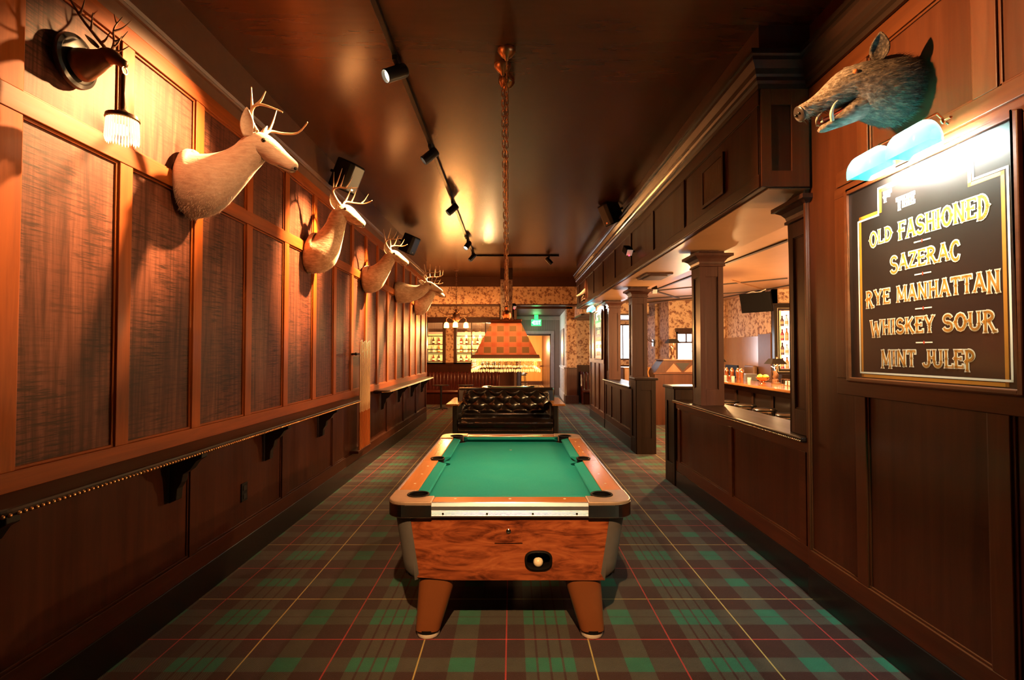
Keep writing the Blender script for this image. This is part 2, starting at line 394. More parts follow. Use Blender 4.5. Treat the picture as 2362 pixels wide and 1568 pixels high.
prof = [(0,3.50),(.02,3.50),(.024,3.53),(.040,3.545),(.042,3.57),(.052,3.585),(.058,3.62),(.085,3.665),(.088,3.69),(.102,3.70),(.102,3.735),(0,3.735)]
mb = MB(); mb.loft([[(1.72-d,13.4,z) for d,z in prof], [(1.72-d,3.48-d,z) for d,z in prof], [(2.05-d,3.48-d,z) for d,z in prof], [(2.05-d,-1.5,z) for d,z in prof]])
trim(mb, M['ebonyy'])

# ---- partition with the far sign
struct('wall_partition', MB().box(XR, 2.40, 11.30, 13.40, 0, 2.82), M['rpanel'])
struct('baseboard_partition', MB().box(2.045, XR, 11.3, 13.4, 0, .20), M['black'])
board(XR, -1, 11.3, 13.4, .20, .322, .020, M['rraily']); board(XR, -1, 11.3, 13.4, 1.42, 1.52, .03, M['rraily'], 0)
for y0, y1, z0, z1 in ((11.32,11.42,.322,2.8), (12.02,12.12,.322,1.42), (12.62,12.74,.322,2.8), (13.28,13.38,.322,2.8)): board(XR, -1, y0, y1, z0, z1, .02, M['rstile'])
board(XR, -1, 11.3, 13.4, 2.70, 2.80, .02, M['rraily'], 0)

# ---- far end: beam, pilaster, window wall, hall
struct('wall_beam', MB().box(-4.5, 2.12, 15.3, 15.75, 3.115, 3.66), M['toile'])
trim(MB().box(-4.5, 2.14, 15.27, 15.78, 3.66, 3.95), M['paint'])
trim(MB().box(-4.5, 2.13, 15.285, 15.76, 3.10, 3.125), M['column'])
struct('wall_farleft', MB().box(-4.5, -2.27, 12.55, 12.68, 0, 3.95), M['dark'])
struct('wall_left', MB().box(-4.6, -4.5, 12.55, 27, 0, 3.95), M['toile'])
mb = MB()
for x0, x1, z0, z1 in ((-4.5,-2.83,1.25,2.85), (-2.32,-1.85,1.25,2.85), (-.42,.06,1.25,3.95), (-4.5,.06,2.85,3.95)): mb.box(x0, x1, 17.0, 17.12, z0, z1)
struct('wall_far', mb, M['toile'])
trim(MB().box(-4.5, .06, 16.98, 17.12, 0, 1.27), M['dark']); trim(MB().box(-4.5, .06, 16.95, 17.0, 1.25, 1.33), M['darky'], bevel=.006)
trim(MB().box(-4.5, .06, 16.96, 17.0, 2.665, 2.85), M['column'])
def window(n, x0, x1, vs, hs, y=17.05, z0=1.33, z1=2.665, label=None):
    mb = MB()
    for a, b, c, d in ((x0-.10,x0,z0,z1), (x1,x1+.10,z0,z1), (x0-.10,x1+.10,z0-.05,z0), (x0-.10,x1+.10,z1,z1+.05)): mb.box(a, b, y-.10, y+.05, c, d)
    for v in vs: mb.box(v-.018, v+.018, y-.02, y+.02, z0, z1)
    for h in hs: mb.box(x0, x1, y-.02, y+.02, h-.014, h+.014)
    o = struct('window_%d' % n, mb, M['column']); WL[o.name] = Vector((0,0,0))
    put('pane', MB().box(x0, x1, y-.004, y+.004, z0, z1), M['glass'], o)
window(1, -2.83, -2.32, [], [1.768, 2.219]); window(2, -1.85, -.42, [-1.36, -.89], [1.768, 2.219])
struct('wall_pilaster', MB().box(1.79, 2.12, 16.6, 17.1, 1.16, 3.2), M['toile'])
trim(MB().box(1.785, 2.125, 16.59, 17.1, .26, 1.15), M['rpanel'])
trim(MB().box(1.775, 2.135, 16.575, 17.1, 1.15, 1.175), M['column']); trim(MB().box(1.74, 2.17, 16.54, 17.1, 0, .27), M['column'], bevel=.01)
struct('wall_far', MB().box(2.12, 3.45, 17.0, 17.12, 0, 3.2).box(3.45, 3.98, 17.0, 17.12, 0, 1.42).box(3.45, 3.98, 17.0, 17.12, 2.62, 3.2), M['toile'])
trim(MB().box(2.12, 3.98, 16.97, 17.0, 0, 1.2), M['dark']); trim(MB().box(2.12, 3.98, 16.95, 17.0, 1.2, 1.25), M['darky'])
struct('wall_soffit', MB().box(2.02, 3.95, 14.6, 17.0, 2.78, 3.12), M['toile']); trim(MB().box(1.99, 3.97, 14.57, 17.0, 2.74, 2.785), M['column'])
M['daywin'] = emit('daylit window', (.92,.95,1.0), 5.0)
o = struct('window_3', MB().box(3.45, 3.98, 17.02, 17.06, 1.42, 2.62), M['daywin']); 
put('sash', MB().box(3.45,3.98,16.98,17.02,1.42,1.47).box(3.45,3.98,16.98,17.02,2.57,2.62).box(3.70,3.73,16.98,17.02,1.47,2.57), M['column'], o)
# hall behind the opening
struct('wall_hall', MB().box(.06, .16, 17.0, 20.1, 0, 3.1), M['bead'])
mb = MB().box(.16, .33, 20, 20.12, 0, 3.1).box(1.53, 1.98, 20, 20.12, 0, 3.1).box(.33, 1.53, 20, 20.12, 2.40, 3.1)
struct('wall_hallend', mb, M['bead'])
trim(MB().box(.05, 1.98, 16.6, 20.1, 3.10, 3.16), M['paint'])
M['crown'] = plain('mauve painted trim', (.30,.20,.17), .4)
trim(MB().box(.16, 1.92, 19.95, 20.0, 2.95, 3.09), M['crown']); trim(MB().box(.21, .33, 19.96, 20.0, 0, 2.52).box(1.53, 1.66, 19.96, 20.0, 0, 2.52).box(.33, 1.53, 19.96, 20.0, 2.40, 2.52), M['crown'], bevel=.008)
M['whitewall'] = plain('pale painted wall', (.72,.68,.62), .5)
mb = MB().prism([(1.79,17.1),(1.89,20.0),(1.98,20.0),(1.98,17.1)], 0, 3.1)
struct('wall_hallright', mb, M['whitewall'])
M['hallpanel'] = plain('grey hall panel', (.34,.31,.29), .35)
mb = MB().prism([(1.79,17.5),(1.865,19.55),(1.845,19.55),(1.77,17.5)], 1.22, 2.5); trim(mb, M['hallpanel'])
mb = MB().prism([(1.775,17.1),(1.88,20.0),(1.86,20.0),(1.755,17.1)], 1.10, 1.17).prism([(1.775,17.1),(1.88,20.0),(1.855,20.0),(1.75,17.1)], 0, .28)
for k in range(4):
    y = 17.25 + .72*k; x = 1.79 + (y-17.1)*.0345; mb.prism([(x,y),(x+.004,y+.14),(x-.022,y+.14),(x-.026,y)], .28, 1.10)
trim(mb, M['whitewall'])
o = struct('door_1', MB().box(.33, .37, 19.98, 20.14, 0, 2.4).box(1.49, 1.53, 19.98, 20.14, 0, 2.4).box(.33, 1.53, 19.98, 20.14, 2.33, 2.4), M['paint'])
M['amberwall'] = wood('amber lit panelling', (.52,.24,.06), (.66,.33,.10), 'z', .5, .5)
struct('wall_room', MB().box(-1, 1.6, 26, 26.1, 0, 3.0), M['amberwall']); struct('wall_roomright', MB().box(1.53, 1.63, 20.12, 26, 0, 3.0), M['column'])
trim(MB().box(-1, 1.55, 25.95, 26, .95, 1.0).box(-1, 1.55, 25.93, 26, 0, .2), M['column'])
trim(MB().box(-1, 1.63, 20.12, 26.1, 2.9, 3.0), M['paint'])
def planks():
    t = NT('striped floor boards'); x = t.xyz()[0]; m = t.math('PINGPONG', x, .06)
    return t.fin(t.mix(t.math('LESS_THAN', m, .02), (.34,.24,.16), (.13,.08,.05)), .4)
trim(MB().box(-1, 1.53, 20.05, 26, 0, .012), planks())
# room behind the windows
struct('wall_barroom', MB().box(-4.5, .06, 22, 22.1, 0, 3.95), M['bead'])
trim(MB().box(-4.5, .06, 17.12, 22, 3.0, 3.06), M['crown'])
# bar side
struct('wall_bar', MB().box(5.88, 7.6, 11.4, 11.5, 0, 3.12).box(5.88, 5.98, 11.4, 14.1, 0, 3.12), M['toile'])
struct('wall_bay', MB().box(4.33, 4.53, 14, 14.12, 0, 3.12).box(4.97, 5.98, 14, 14.12, 0, 3.12).box(4.53, 4.97, 14, 14.12, 0, 1.35).box(4.53, 4.97, 14, 14.12, 2.24, 3.12), M['toile'])
mb = MB()
pts = [(4.33,14.06),(4.28,14.9),(4.22,14.95),(4.16,15.7),(4.08,15.78),(4.04,16.4),(3.97,17.0)]
mb.prism(pts + [(p[0]+.1,p[1]) for p in reversed(pts)], 1.15, 3.12)
struct('wall_angled', mb, M['toile']); trim(MB().prism([(p[0]-.02,p[1]) for p in pts] + [(p[0]+.1,p[1]) for p in reversed(pts)], 0, 1.16), M['dark'])
o = struct('window_4', MB().box(4.53, 4.97, 14.06, 14.09, 1.35, 2.24), M['daywin']); WL[o.name] = Vector((0,0,0))
put('sash', MB().box(4.53,4.58,14.0,14.06,1.35,2.24).box(4.53,4.97,14.0,14.06,2.18,2.24).box(4.53,4.97,14.0,14.06,1.35,1.40).box(4.80,4.83,14.0,14.06,1.95,2.18).box(4.58,4.97,14.0,14.06,1.93,1.97), M['column'], o)
trim(MB().box(4.50, 5.0, 13.93, 14.0, 2.24, 2.34), M['column'])
struct('wall_barright', MB().box(7.5, 7.6, -1.5, 11.5, 0, 3.12), M['toile'])
M['board'] = wood('tan panel board', (.26,.12,.06), (.36,.19,.10), 'z', .5, .28, .5)
trim(MB().box(5.83, 5.88, 12.0, 13.95, 1.28, 2.06), M['board']); trim(MB().box(5.82, 5.88, 11.42, 12.0, 1.0, 2.10), M['plaster'])
M['batten'] = plain('dark ceiling batten', (.035,.022,.016), .5)
def strip(p, q, w, mat, z=3.10):
    a = Vector(p); b = Vector(q); d = (b-a).normalized(); nn = Vector((-d.y, d.x))*w/2
    trim(MB().prism([tuple(a+nn), tuple(b+nn), tuple(b-nn), tuple(a-nn)], z-.02, z+.005), mat)
for p, q in (((3.25,11.42),(3.48,6.33)), ((3.31,11.60),(5.25,9.65)), ((3.38,11.78),(4.35,13.20)), ((2.98,13.75),(5.86,11.62)), ((3.3,15.2),(4.9,12.9)), ((5.3,14.0),(5.88,10.5))): strip(p, q, .055, M['batten'])
strip((4.3,9.9), (5.86,11.62), .03, M['barceil'], 3.095)
# column in the middle of the far end
struct('wall_pier', MB().box(-.31, .012, 13.65, 13.97, 1.15, 3.64), M['toile'])
trim(MB().box(-.315, .017, 13.645, 13.975, 3.64, 3.949), M['paint']); trim(MB().box(-.32, .022, 13.64, 13.98, 0, 1.15), M['rpanel'])

# ================================================================ HALF WALLS, COLUMNS
def half_wall(y0, y1, sts, label, toe):
    t = thing('half_wall', label, 'half wall', (2.23, (y0+y1)/2, 0), group=None)
    put('panel_body', MB().box(2.075, 2.395, y0, y1, 0, 1.05), M['rpanel'] if toe else M['dark'], t)
    put('baseboard', MB().box(2.055, 2.075, y0, y1, 0, .20), M['black'], t)
    mb = MB().box(2.060, 2.075, y0, y1, .20, .325).box(2.060, 2.075, y0, y1, .978, 1.05)
    mb.box(2.067, 2.075, y0, y1, .325, .338).box(2.067, 2.075, y0, y1, .965, .978)
    for s in sts: mb.box(2.060, 2.075, s-.04, s+.04, .325, .978); mb.box(2.067, 2.075, s-.052, s+.052, .325, .978)
    put('face_frame', mb, M['rraily'] if toe else M['darky'], t, bevel=.002)
    put('ledge_top', MB().box(2.015, 2.44, y0+.002, y1-.002, 1.05, 1.085), M['ledge'], t, bevel=.010)
    if toe:
        nb = MB(); n = int((y1-y0)/.024)
        for i in range(n): nb.ball((2.014, y0+.02+i*.024, 1.058), .0075, n=6)
        tag(put('nailhead_trim', nb, M['brass'], t, smooth=True), kind='stuff')
    return t
half_wall(3.545, 6.40, (3.62, 4.82, 6.30), 'panelled red-brown half wall with black ledge between the drinks sign and the bar entrance', True)
half_wall(8.76, 11.295, (8.85, 9.72, 10.6, 11.2), 'dark panelled half wall beyond the bar entrance running to the far drinks sign', False)
def newel(y0, y1, label):
    t = thing('newel_post', label, 'post', (2.21, (y0+y1)/2, 0))
    put('post', MB().box(2.055, 2.375, y0, y1, 0, 1.215), M['ebony'], t)
    mb = MB()
    for a, b, c, d in ((2.055,2.13,.0,1.215), (2.30,2.375,.0,1.215), (2.13,2.30,0,.26), (2.13,2.30,1.05,1.215)): mb.box(a, b, y0-.012, y0, c, d)
    for a, b, c, d in ((y0,y0+.08,0,1.215), (y1-.08,y1,0,1.215), (y0+.08,y1-.08,0,.26), (y0+.08,y1-.08,1.05,1.215)): mb.box(2.043, 2.055, a, b, c, d)
    put('face_frame', mb, M['ebony'], t, bevel=.002)
    put('cap', MB().box(2.02, 2.41, y0-.035, y1+.03, 1.215, 1.25), M['ledge'], t, bevel=.008)
newel(6.415, 6.79, 'square dark post with flat cap at the far end of the near half wall')
newel(8.40, 8.755, 'square dark post with flat cap at the near end of the far half wall')
def make_column(loc, label):
    t = thing('panelled_column', label, 'column', loc); h = .13; z0, z1 = 1.0855-loc[2], 2.80-loc[2]
    put('shaft', MB().box(-h+.012, h-.012, -h+.012, h-.012, 0, 1.55), M['column'], t, local=True)
    mb = MB()
    for s in (-1, 1):
        for a, b, c, d in ((-h,-h+.06,0,1.55), (h-.06,h,0,1.55), (-h+.06,h-.06,0,.18), (-h+.06,h-.06,1.44,1.55)):
            p, q = sorted((s*h, s*(h-.012))); mb.box(a, b, p, q, c, d); mb.box(p, q, a, b, c, d)
        p, q = sorted((s*(h-.006), s*(h-.012)))
        for a, b, c, d in ((-h+.06,-h+.07,.18,1.44), (h-.07,h-.06,.18,1.44), (-h+.07,h-.07,.18,.19), (-h+.07,h-.07,1.43,1.44)):
            mb.box(a, b, p, q, c, d); mb.box(p, q, a, b, c, d)
    put('raised_frame', mb, M['column'], t, local=True, bevel=.002)
    mb = MB(); sq = lambda r, z: [(-r,-r,z),(r,-r,z),(r,r,z),(-r,r,z)]
    mb.loft([sq(r,z) for r,z in ((h,1.55),(h+.018,1.555),(h+.018,1.575),(h+.008,1.58),(h+.014,1.605),(h+.035,1.635),(h+.065,1.655),(h+.085,1.66),(h+.085,1.69),(h+.01,1.70),(h+.01,1.735),(h,1.735))])
    put('capital', mb, M['column'], t, local=True)
    return t
c0 = make_column((2.215, 3.68, 1.0855), 'dark panelled column set against the wall by the near drinks sign')
dup(c0, (2.23, 5.78, 1.0855), 'free-standing panelled column in the middle of the near half wall')
dup(c0, (2.23, 8.98, 1.0855), 'panelled column standing just behind the capped post of the far half wall')
dup(c0, (2.23, 11.14, 1.0855), 'panelled column at the far end of the far half wall beside the small sign')

# bulkhead grille, soffit vent
t = thing('air_grille', 'small framed grille set in the dark bulkhead above the half wall', 'grille', (1.705, 4.29, 3.13))
mb = MB()
for a, b, c, d in ((4.06,4.09,2.96,3.30), (4.49,4.52,2.96,3.30), (4.09,4.49,2.96,2.985), (4.09,4.49,3.275,3.30)): mb.box(1.700, 1.720, a, b, c, d)
put('frame', mb, M['dark'], t)
mb = MB()
for k in range(27): mb.box(1.706, 1.720, 4.094+.0148*k, 4.103+.0148*k, 2.985, 3.275)
put('slats', mb, M['plaster'], t)
t = thing('ceiling_vent', 'square stepped vent in the soffit above the bar entrance', 'vent', (2.1, 7.52, 2.82))
put('frame', MB().box(1.93, 2.30, 7.20, 7.80, 2.79, 2.82), M['column'], t, bevel=.006); put('grid', MB().box(1.99, 2.24, 7.28, 7.72, 2.775, 2.79), M['paint'], t, bevel=.004)

# ================================================================ WALL LEDGES
def bracket(mb, y, x0=-2.13):
    pts = [(x0,1.05),(x0+.20,1.05),(x0+.20,1.02),(x0+.165,1.0),(x0+.13,.95),(x0+.085,.92),(x0+.075,.87),(x0+.05,.83),(x0+.045,.76),(x0,.74)]
    return mb.prism(pts, y-.03, y+.03, 'y')
def ledge(y0, y1, bys, label, nails):
    t = thing('wall_ledge', label, 'wall shelf', (-2.13, (y0+y1)/2, 1.05)); xf = -1.905; r = .11
    pts = [(-2.1495,y0),(xf-r,y0)] + [(xf-r+r*math.sin(math.radians(a)), y0+r-r*math.cos(math.radians(a))) for a in range(10,100,10)] + [(xf,y1),(-2.1495,y1)]
    put('ledge_top', MB().prism(pts, 1.052, 1.086, 'z'), M['ledge'], t, bevel=.012)
    for b in bys: put('bracket', bracket(MB(), b), M['black'], t, bevel=.004)
    path = []; y = y0 + r
    for a in range(0, 91, 12): path.append((xf-r+r*math.sin(math.radians(a))+.001, y0+r-r*math.cos(math.radians(a))))
    while y < y1-.02: y += .0245; path.append((xf+.001, y))
    if nails:
        proto = None; big = MB()
        for i, (px, py) in enumerate(path):
            if i >= 100: big.ball((px, py, 1.060), .0085, n=6); continue
            if proto is None:
                mb = MB().ball((0,0,0), .0085, n=8); proto = put('nailhead', mb, M['brass'], t, smooth=True, local=True); o = proto
            else: o = proto.copy(); COL.objects.link(o); o.parent = t
            o.location = Vector((px, py, 1.060)) - WL[t.name]
        tag(put('nailhead', big, M['brass'], t, smooth=True), kind='stuff')
    else:
        mb = MB().tube([(px,py,1.060) for px,py in path], .006, 6); put('edge_trim', mb, M['brass'], t, smooth=True)
    return t
ledge(1.84, 6.40, (1.98, 3.20, 4.42, 5.64), 'long black nail-studded drinks ledge on the left wall nearest the camera', True)
ledge(7.86, 12.30, (8.3, 9.5, 10.7, 11.9), 'far drinks ledge on the left wall beyond the upright cues', False)
t = thing('wall_outlet', 'black double power outlet low on the left wall under the ledge', 'outlet', (-2.13, 4.09, .56))
put('cover_plate', MB().box(-2.149, -2.140, 4.045, 4.135, .49, .635), M['blackpl'], t, bevel=.003)
put('socket', MB().box(-2.140, -2.136, 4.067, 4.113, .575, .615), M['black'], t); put('socket', MB().box(-2.140, -2.136, 4.067, 4.113, .51, .55), M['black'], t)

# cue rack and cues
t = thing('cue_rack', 'wall rack with dark clip bar and base ledge holding the cues', 'cue rack', (-2.13, 7.06, .35))
put('clip_bar', MB().box(-2.127, -2.060, 6.72, 7.30, 1.645, 1.668), M['blackmet'], t, bevel=.003); put('hook', MB().ball((-2.06, 6.70, 1.656), .022, n=10), M['blackmet'], t, smooth=True)
put('base_ledge', MB().box(-2.150, -2.03, 6.74, 7.34, .335, .37), M['dark'], t, bevel=.004)
c0 = None; words = ['first cue from the left in the rack, nearest the camera', 'second cue from the left', 'third cue from the left', 'fourth cue from the left', 'fourth cue from the right', 'third cue from the right', 'second cue from the right', 'rightmost cue, farthest from the camera']
for i in range(8):
    loc = (-2.045, 6.84 + .063*i, .371)
    lab = 'cherry and maple cue, ' + words[i]
    if c0 is None:
        c0 = thing('pool_cue', lab, 'pool cue', loc, group='cues in the wall rack')
        put('butt', MB().lathe([(.0165,0),(.017,.02),(.0155,.30),(.0135,.50)], n=12), M['butt'], c0, smooth=True, local=True)
        put('shaft', MB().lathe([(.0136,.50),(.0115,.95),(.0075,1.44)], n=12), M['mapl'], c0, smooth=True, local=True)
        mb = MB()
        for k in range(6): a = 2*PI*k/6; mb.add([(.0142*math.cos(a-.4),.0142*math.sin(a-.4),.49),(.0142*math.cos(a+.4),.0142*math.sin(a+.4),.49),(.0135*math.cos(a),.0135*math.sin(a),.62)], [(0,1,2)])
        put('points', mb, M['butt'], c0, local=True); put('tip', MB().lathe([(.0078,1.44),(.0078,1.455),(.006,1.462)], n=10), M['white'], c0, smooth=True, local=True)
    else:
        o = dup(c0, loc, lab); o.rotation_euler = (0, 0, i*1.3); o.scale = (1,1,1 + .012*math.sin(i*2.1))

# ================================================================ POOL TABLES
def pool_table(loc, label):
    t = thing('pool_table', label, 'pool table', loc); P = lambda n, mb, m, **k: put(n, mb, m, t, local=True, **k)
    hx, hy = .70, 1.21
    # cloth bed with corner and side mouths
    bx, by = .53, 1.04; pr = .075; pts = []
    def corner(sx, sy): 
        a = [(sx*(bx - pr*math.cos(q)), sy*(by - pr*math.sin(q))) for q in [PI/2*k/6 for k in range(7)]]
        return a
    c00 = corner(-1,-1); c10 = corner(1,-1); c11 = corner(1,1); c01 = corner(-1,1)
    side = lambda s: [(s*(bx+.015 - .06*math.sin(q)), -s*.06*math.cos(q)) for q in [PI*k/8 for k in range(9)]]
    pts = list(reversed(c00)) + c10 + side(1) + list(reversed(c11)) + c01 + side(-1)
    P('cloth_bed', MB().prism(pts, .755, .775), M['cloth'])
    P('foot_spot', MB().lathe([(.012,.7752),(.012,.7758)], (0,.60,0), 16), M['cast'])
    # cushions
    def cush(pts2, a, b, ax): return MB().prism(pts2, a, b, ax)
    for s in (-1, 1):
        for y0, y1 in ((-1.00,-.085), (.085,1.00)):
            mb = MB(); R = []
            for y, e in ((y0, 1), (y1, -1)):
                R.append([(s*.572, y - e*0, .818), (s*.505, y + e*.045, .812), (s*.497, y + e*.05, .803), (s*.545, y + e*.01, .776), (s*.572, y, .776)])
            mb.loft(R); P('cushion', mb, M['cloth'], bevel=.004)
        mb = MB(); R = []
        for x, e in ((-.48, 1), (.48, -1)):
            R.append([(x, s*1.082, .818), (x + e*.045, s*1.015, .812), (x + e*.05, s*1.007, .803), (x + e*.01, s*1.055, .776), (x, s*1.082, .776)])
        mb.loft(R); P('cushion', mb, M['cloth'], bevel=.004)
    # wooden rails and their metal edge trim
    for s in (-1, 1):
        a, b = sorted((s*.572, s*(hx-.006)))
        for y0, y1 in ((-.955,-.07), (.07,.955)): P('side_rail', MB().box(a, b, y0, y1, .765, .822), M['railam'], bevel=.004)
        P('side_rail', MB().box(*sorted((s*.63, s*(hx-.006))), -.07, .07, .765, .822), M['railam'])
        a, b = sorted((s*1.082, s*(hy-.006))); P('end_rail', MB().box(-.445, .445, a, b, .765, .822), M['railamx'], bevel=.004)
        for q in (-.32, 0, .32): P('rail_sight', MB().lathe([(.008,.8221),(.008,.8230)], (q, s*1.125, 0), 10), M['ivory'])
        for q in (-.78,-.52,-.27,.27,.52,.78): P('rail_sight', MB().lathe([(.008,.8221),(.008,.8230)], (s*.622, q, 0), 10), M['ivory'])
        prof = [(0,.745),(.010,.745),(.010,.752),(.007,.756),(.010,.760),(.007,.764),(.010,.768),(.007,.772),(.010,.776),(.007,.780),(.011,.784),(.016,.806),(.010,.824),(0,.826)]
        mb = MB().loft([[(s*(hx-.006+d), y, z) for d,z in prof] for y in (-.955,.955)]); P('edge_trim', mb, M['alu'])
        mb = MB().loft([[(x, s*(hy-.006+d), z) for d,z in prof] for x in (-.445,.445)]); P('edge_trim', mb, M['alu'])
        for q in (-.38,-.13,.13,.38): P('trim_screw', MB().lathe([(.006,0),(.006,.003)], (q, s*(hy+.004), .764), 10, ax=(0,s,0)), M['blackmet'])
    # cast corners with pocket mouths
    for sx in (-1, 1):
        for sy in (-1, 1):
            o = [(sx*.575, sy*.955), (sx*.706, sy*.955)] + [(sx*(.596+.11*math.cos(q)), sy*(1.106+.11*math.sin(q))) for q in [PI/2*k/8 for k in range(9)]] + [(sx*.445, sy*1.216), (sx*.445, sy*1.085)]
            hole = [(sx*(.548+.062*math.cos(q)), sy*(1.058+.062*math.sin(q))) for q in [math.radians(150-210*k/14) for k in range(15)]]
            P('corner_casting', MB().prism(o + hole, .768, .830), M['cast'], bevel=.006)
            sk = [(sx*.69, sy*.955), (sx*.708, sy*.955)] + [(sx*(.596+.112*math.cos(q)), sy*(1.106+.112*math.sin(q))) for q in [PI/2*k/8 for k in range(9)]] + [(sx*.445, sy*1.218), (sx*.445, sy*1.20)] + [(sx*(.596+.094*math.cos(q)), sy*(1.106+.094*math.sin(q))) for q in [PI/2*(8-k)/8 for k in range(9)]]
            P('corner_skirt', MB().prism(sk, .738, .815), M['chrome'], bevel=.005)
            mb = MB().ring((sx*.548, sy*1.058, .829), .062, .006, 28, 6); P('pocket_ring', mb, M['blackpl'], smooth=True)
            P('pocket', MB().lathe([(.060,.826),(.060,.70),(.001,.70)], (sx*.548, sy*1.058, 0), 24, cap=False), M['blackpl'], smooth=True)
        P('pocket_ring', MB().ring((sx*.588, 0, .823), .052, .006, 28, 6, sc=(1,1.15)), M['blackpl'], smooth=True)
        P('pocket', MB().lathe([(.058,.8225),(.050,.80),(.050,.70),(.001,.70)], (sx*.588, 0, 0), 24, cap=False), M['blackpl'], smooth=True)
    # cabinet: tapered body with rounded metal corners and the ball return hole at the near end
    tx, ty, bx2, by2, zt, zb = .672, 1.185, .622, 1.135, .742, .355
    def rect(x, y, z, r, n=6):
        o = []
        for cx, cy, a in ((x-r,y-r,0),(-x+r,y-r,90),(-x+r,-y+r,180),(x-r,-y+r,270)):
            o += [(cx+r*math.cos(math.radians(a+90*k/n)), cy+r*math.sin(math.radians(a+90*k/n)), z) for k in range(n+1)]
        return o
    def lerp(a, b, f): return a + (b-a)*f
    def wall(x0, x1, s):                                   # long side or far end veneer sheets
        return MB().add([(x0*1.0, s*ty, zt), (x1, s*ty, zt), (x1*.97, s*by2, zb), (x0*.97, s*by2, zb)], [(0,1,2,3)])
    P('end_panel', wall(-.58, .58, 1), M['lam'])
    for s in (-1, 1): P('side_panel', MB().add([(s*tx,-1.09,zt),(s*tx,1.09,zt),(s*bx2,1.05,zb),(s*bx2,-1.05,zb)], [(0,1,2,3)]), M['lam'])
    # near panel with an oval hole
    cxh, czh, rx, rz = .165, .478, .072, .052; n = 56; inn = []; out = []
    def ypl(z): return -lerp(by2, ty, (z-zb)/(zt-zb))
    for k in range(n):
        a = 2*PI*k/n; c, s_ = math.cos(a), math.sin(a); e = .75
        px_ = cxh + rx*math.copysign(abs(c)**e, c); pz_ = czh + rz*math.copysign(abs(s_)**e, s_); inn.append((px_, ypl(pz_), pz_))
        dx, dz = px_-cxh, pz_-czh; f = 1e9
        if dx > 1e-6: f = min(f, (.57-cxh)/dx)
        if dx < -1e-6: f = min(f, (-.57-cxh)/dx)
        if dz > 1e-6: f = min(f, (zt-czh)/dz)
        if dz < -1e-6: f = min(f, (zb-czh)/dz)
        x, z = cxh+dx*f, czh+dz*f; out.append((x*lerp(.97,1,(z-zb)/(zt-zb)), ypl(z), z))
    mb = MB().loft([inn, out], False)
    for sx in (-1, 1):
        for z in (zt, zb):
            near = sorted(range(n), key=lambda k: (out[k][0]-sx*.57)**2 + (out[k][2]-z)**2)[:2]
            mb.add([out[near[0]], out[near[1]], (sx*.57*(1 if z == zt else .97), ypl(z), z)], [(0,1,2)])
    P('end_panel', mb, M['lam'])
    ring = []
    for k in range(n):
        a = 2*PI*k/n; ring.append((inn[k][0], inn[k][2]))
    mb = MB(); R = []
    for sc, d in ((.94,.03),(.94,-.012),(1.0,-.018),(1.10,-.014),(1.12,0)): R.append([(cxh+(x-cxh)*sc, ypl(z)+d, czh+(z-czh)*sc) for x, z in ring])
    mb.loft(R, False); P('ball_return_rim', mb, M['blackpl'], smooth=True)
    mb = MB(); R = [[(cxh+(x-cxh)*.96, -1.145+d, czh+(z-czh)*.96) for x, z in ring] for d in (0, .13)]; mb.loft(R, True); mb.f = [f for f in mb.f if not (len(f) > 4 and f[0] == n-1)]
    P('ball_return_box', mb, M['black'])
    for sx in (-1, 1):
        for sy in (-1, 1):
            R = []
            for f in (0, .12, .25, .5, .75, 1):
                x, y, z = lerp(bx2,tx,f), lerp(by2,ty,f), lerp(zb,zt,f); r = .10; k0 = lerp(.97,1,f)
                inset = .030*(1-min(1,f/.12))**2 if f < .12 else 0
                prof = [(k0*.57, y+.001)] + [(x-r+(r+.003-inset)*math.cos(q), y-r+(r+.003-inset)*math.sin(q)) for q in [PI/2 - PI/2*k/10 for k in range(11)]] + [(x+.001, lerp(1.04,1.08,f))]
                R.append([(sx*a, sy*b, z) for a, b in prof])
            P('corner_panel', MB().loft(R, False, False), M['steel'], smooth=True)
    P('underside', MB().add(rect(bx2-.01, by2-.01, zb+.004, .1), [tuple(range(28))]), M['black'])
    y = ypl(.63)
    o = P('lock_plate', MB().add([(-.088,ypl(.682)-.006,.682),(.072,ypl(.682)-.006,.682),(.072,ypl(.585)-.006,.585),(-.088,ypl(.585)-.006,.585)], [(0,1,2,3)]), M['lam'], solid=.006)
    put('lock', MB().lathe([(.014,-.001),(.014,.008),(.008,.012),(.008,.006)], (-.008, ypl(.655)-.004, .655), 18, ax=(0,-1,0)), M['chrome'], o, smooth=True, local=True)
    for sx in (-1, 1):
        for sy in (-1, 1):
            R = []
            for z, cx, w in ((.356,.430,.110),(.30,.438,.106),(.10,.476,.080),(.045,.486,.073)):
                R.append([(sx*(cx + w*math.copysign(abs(math.cos(q))**.62, math.cos(q))), sy*(1.02 + (cx-.44)*.5) + w*math.copysign(abs(math.sin(q))**.62, math.sin(q)), z) for q in [2*PI*k/28 for k in range(28)]])
            o = P('leg', MB().loft(R), M['legbrown'], smooth=True)
            put('leg_band', MB().lathe([(.076,.036),(.076,.052)], (sx*.487, sy*1.045, 0), 24), M['blackpl'], o, local=True)
            put('foot', MB().lathe([(.060,.0),(.068,.008),(.068,.030),(.05,.040)], (sx*.487, sy*1.045, 0), 24), M['white'], o, smooth=True, local=True)
    return t
pt = pool_table((-.012, 4.115, 0), 'coin-operated pool table with green cloth and burl end panel nearest the camera')
dup(pt, (-.03, 11.63, 0), 'second green pool table standing behind the black leather sofa')
put_ball = tag(put('cue_ball', MB().ball((.153-.0, 2.995, .455), .0285, n=28), M['ivory'], smooth=True), 'ivory cue ball lying in the oval ball return of the near pool table', 'ball')

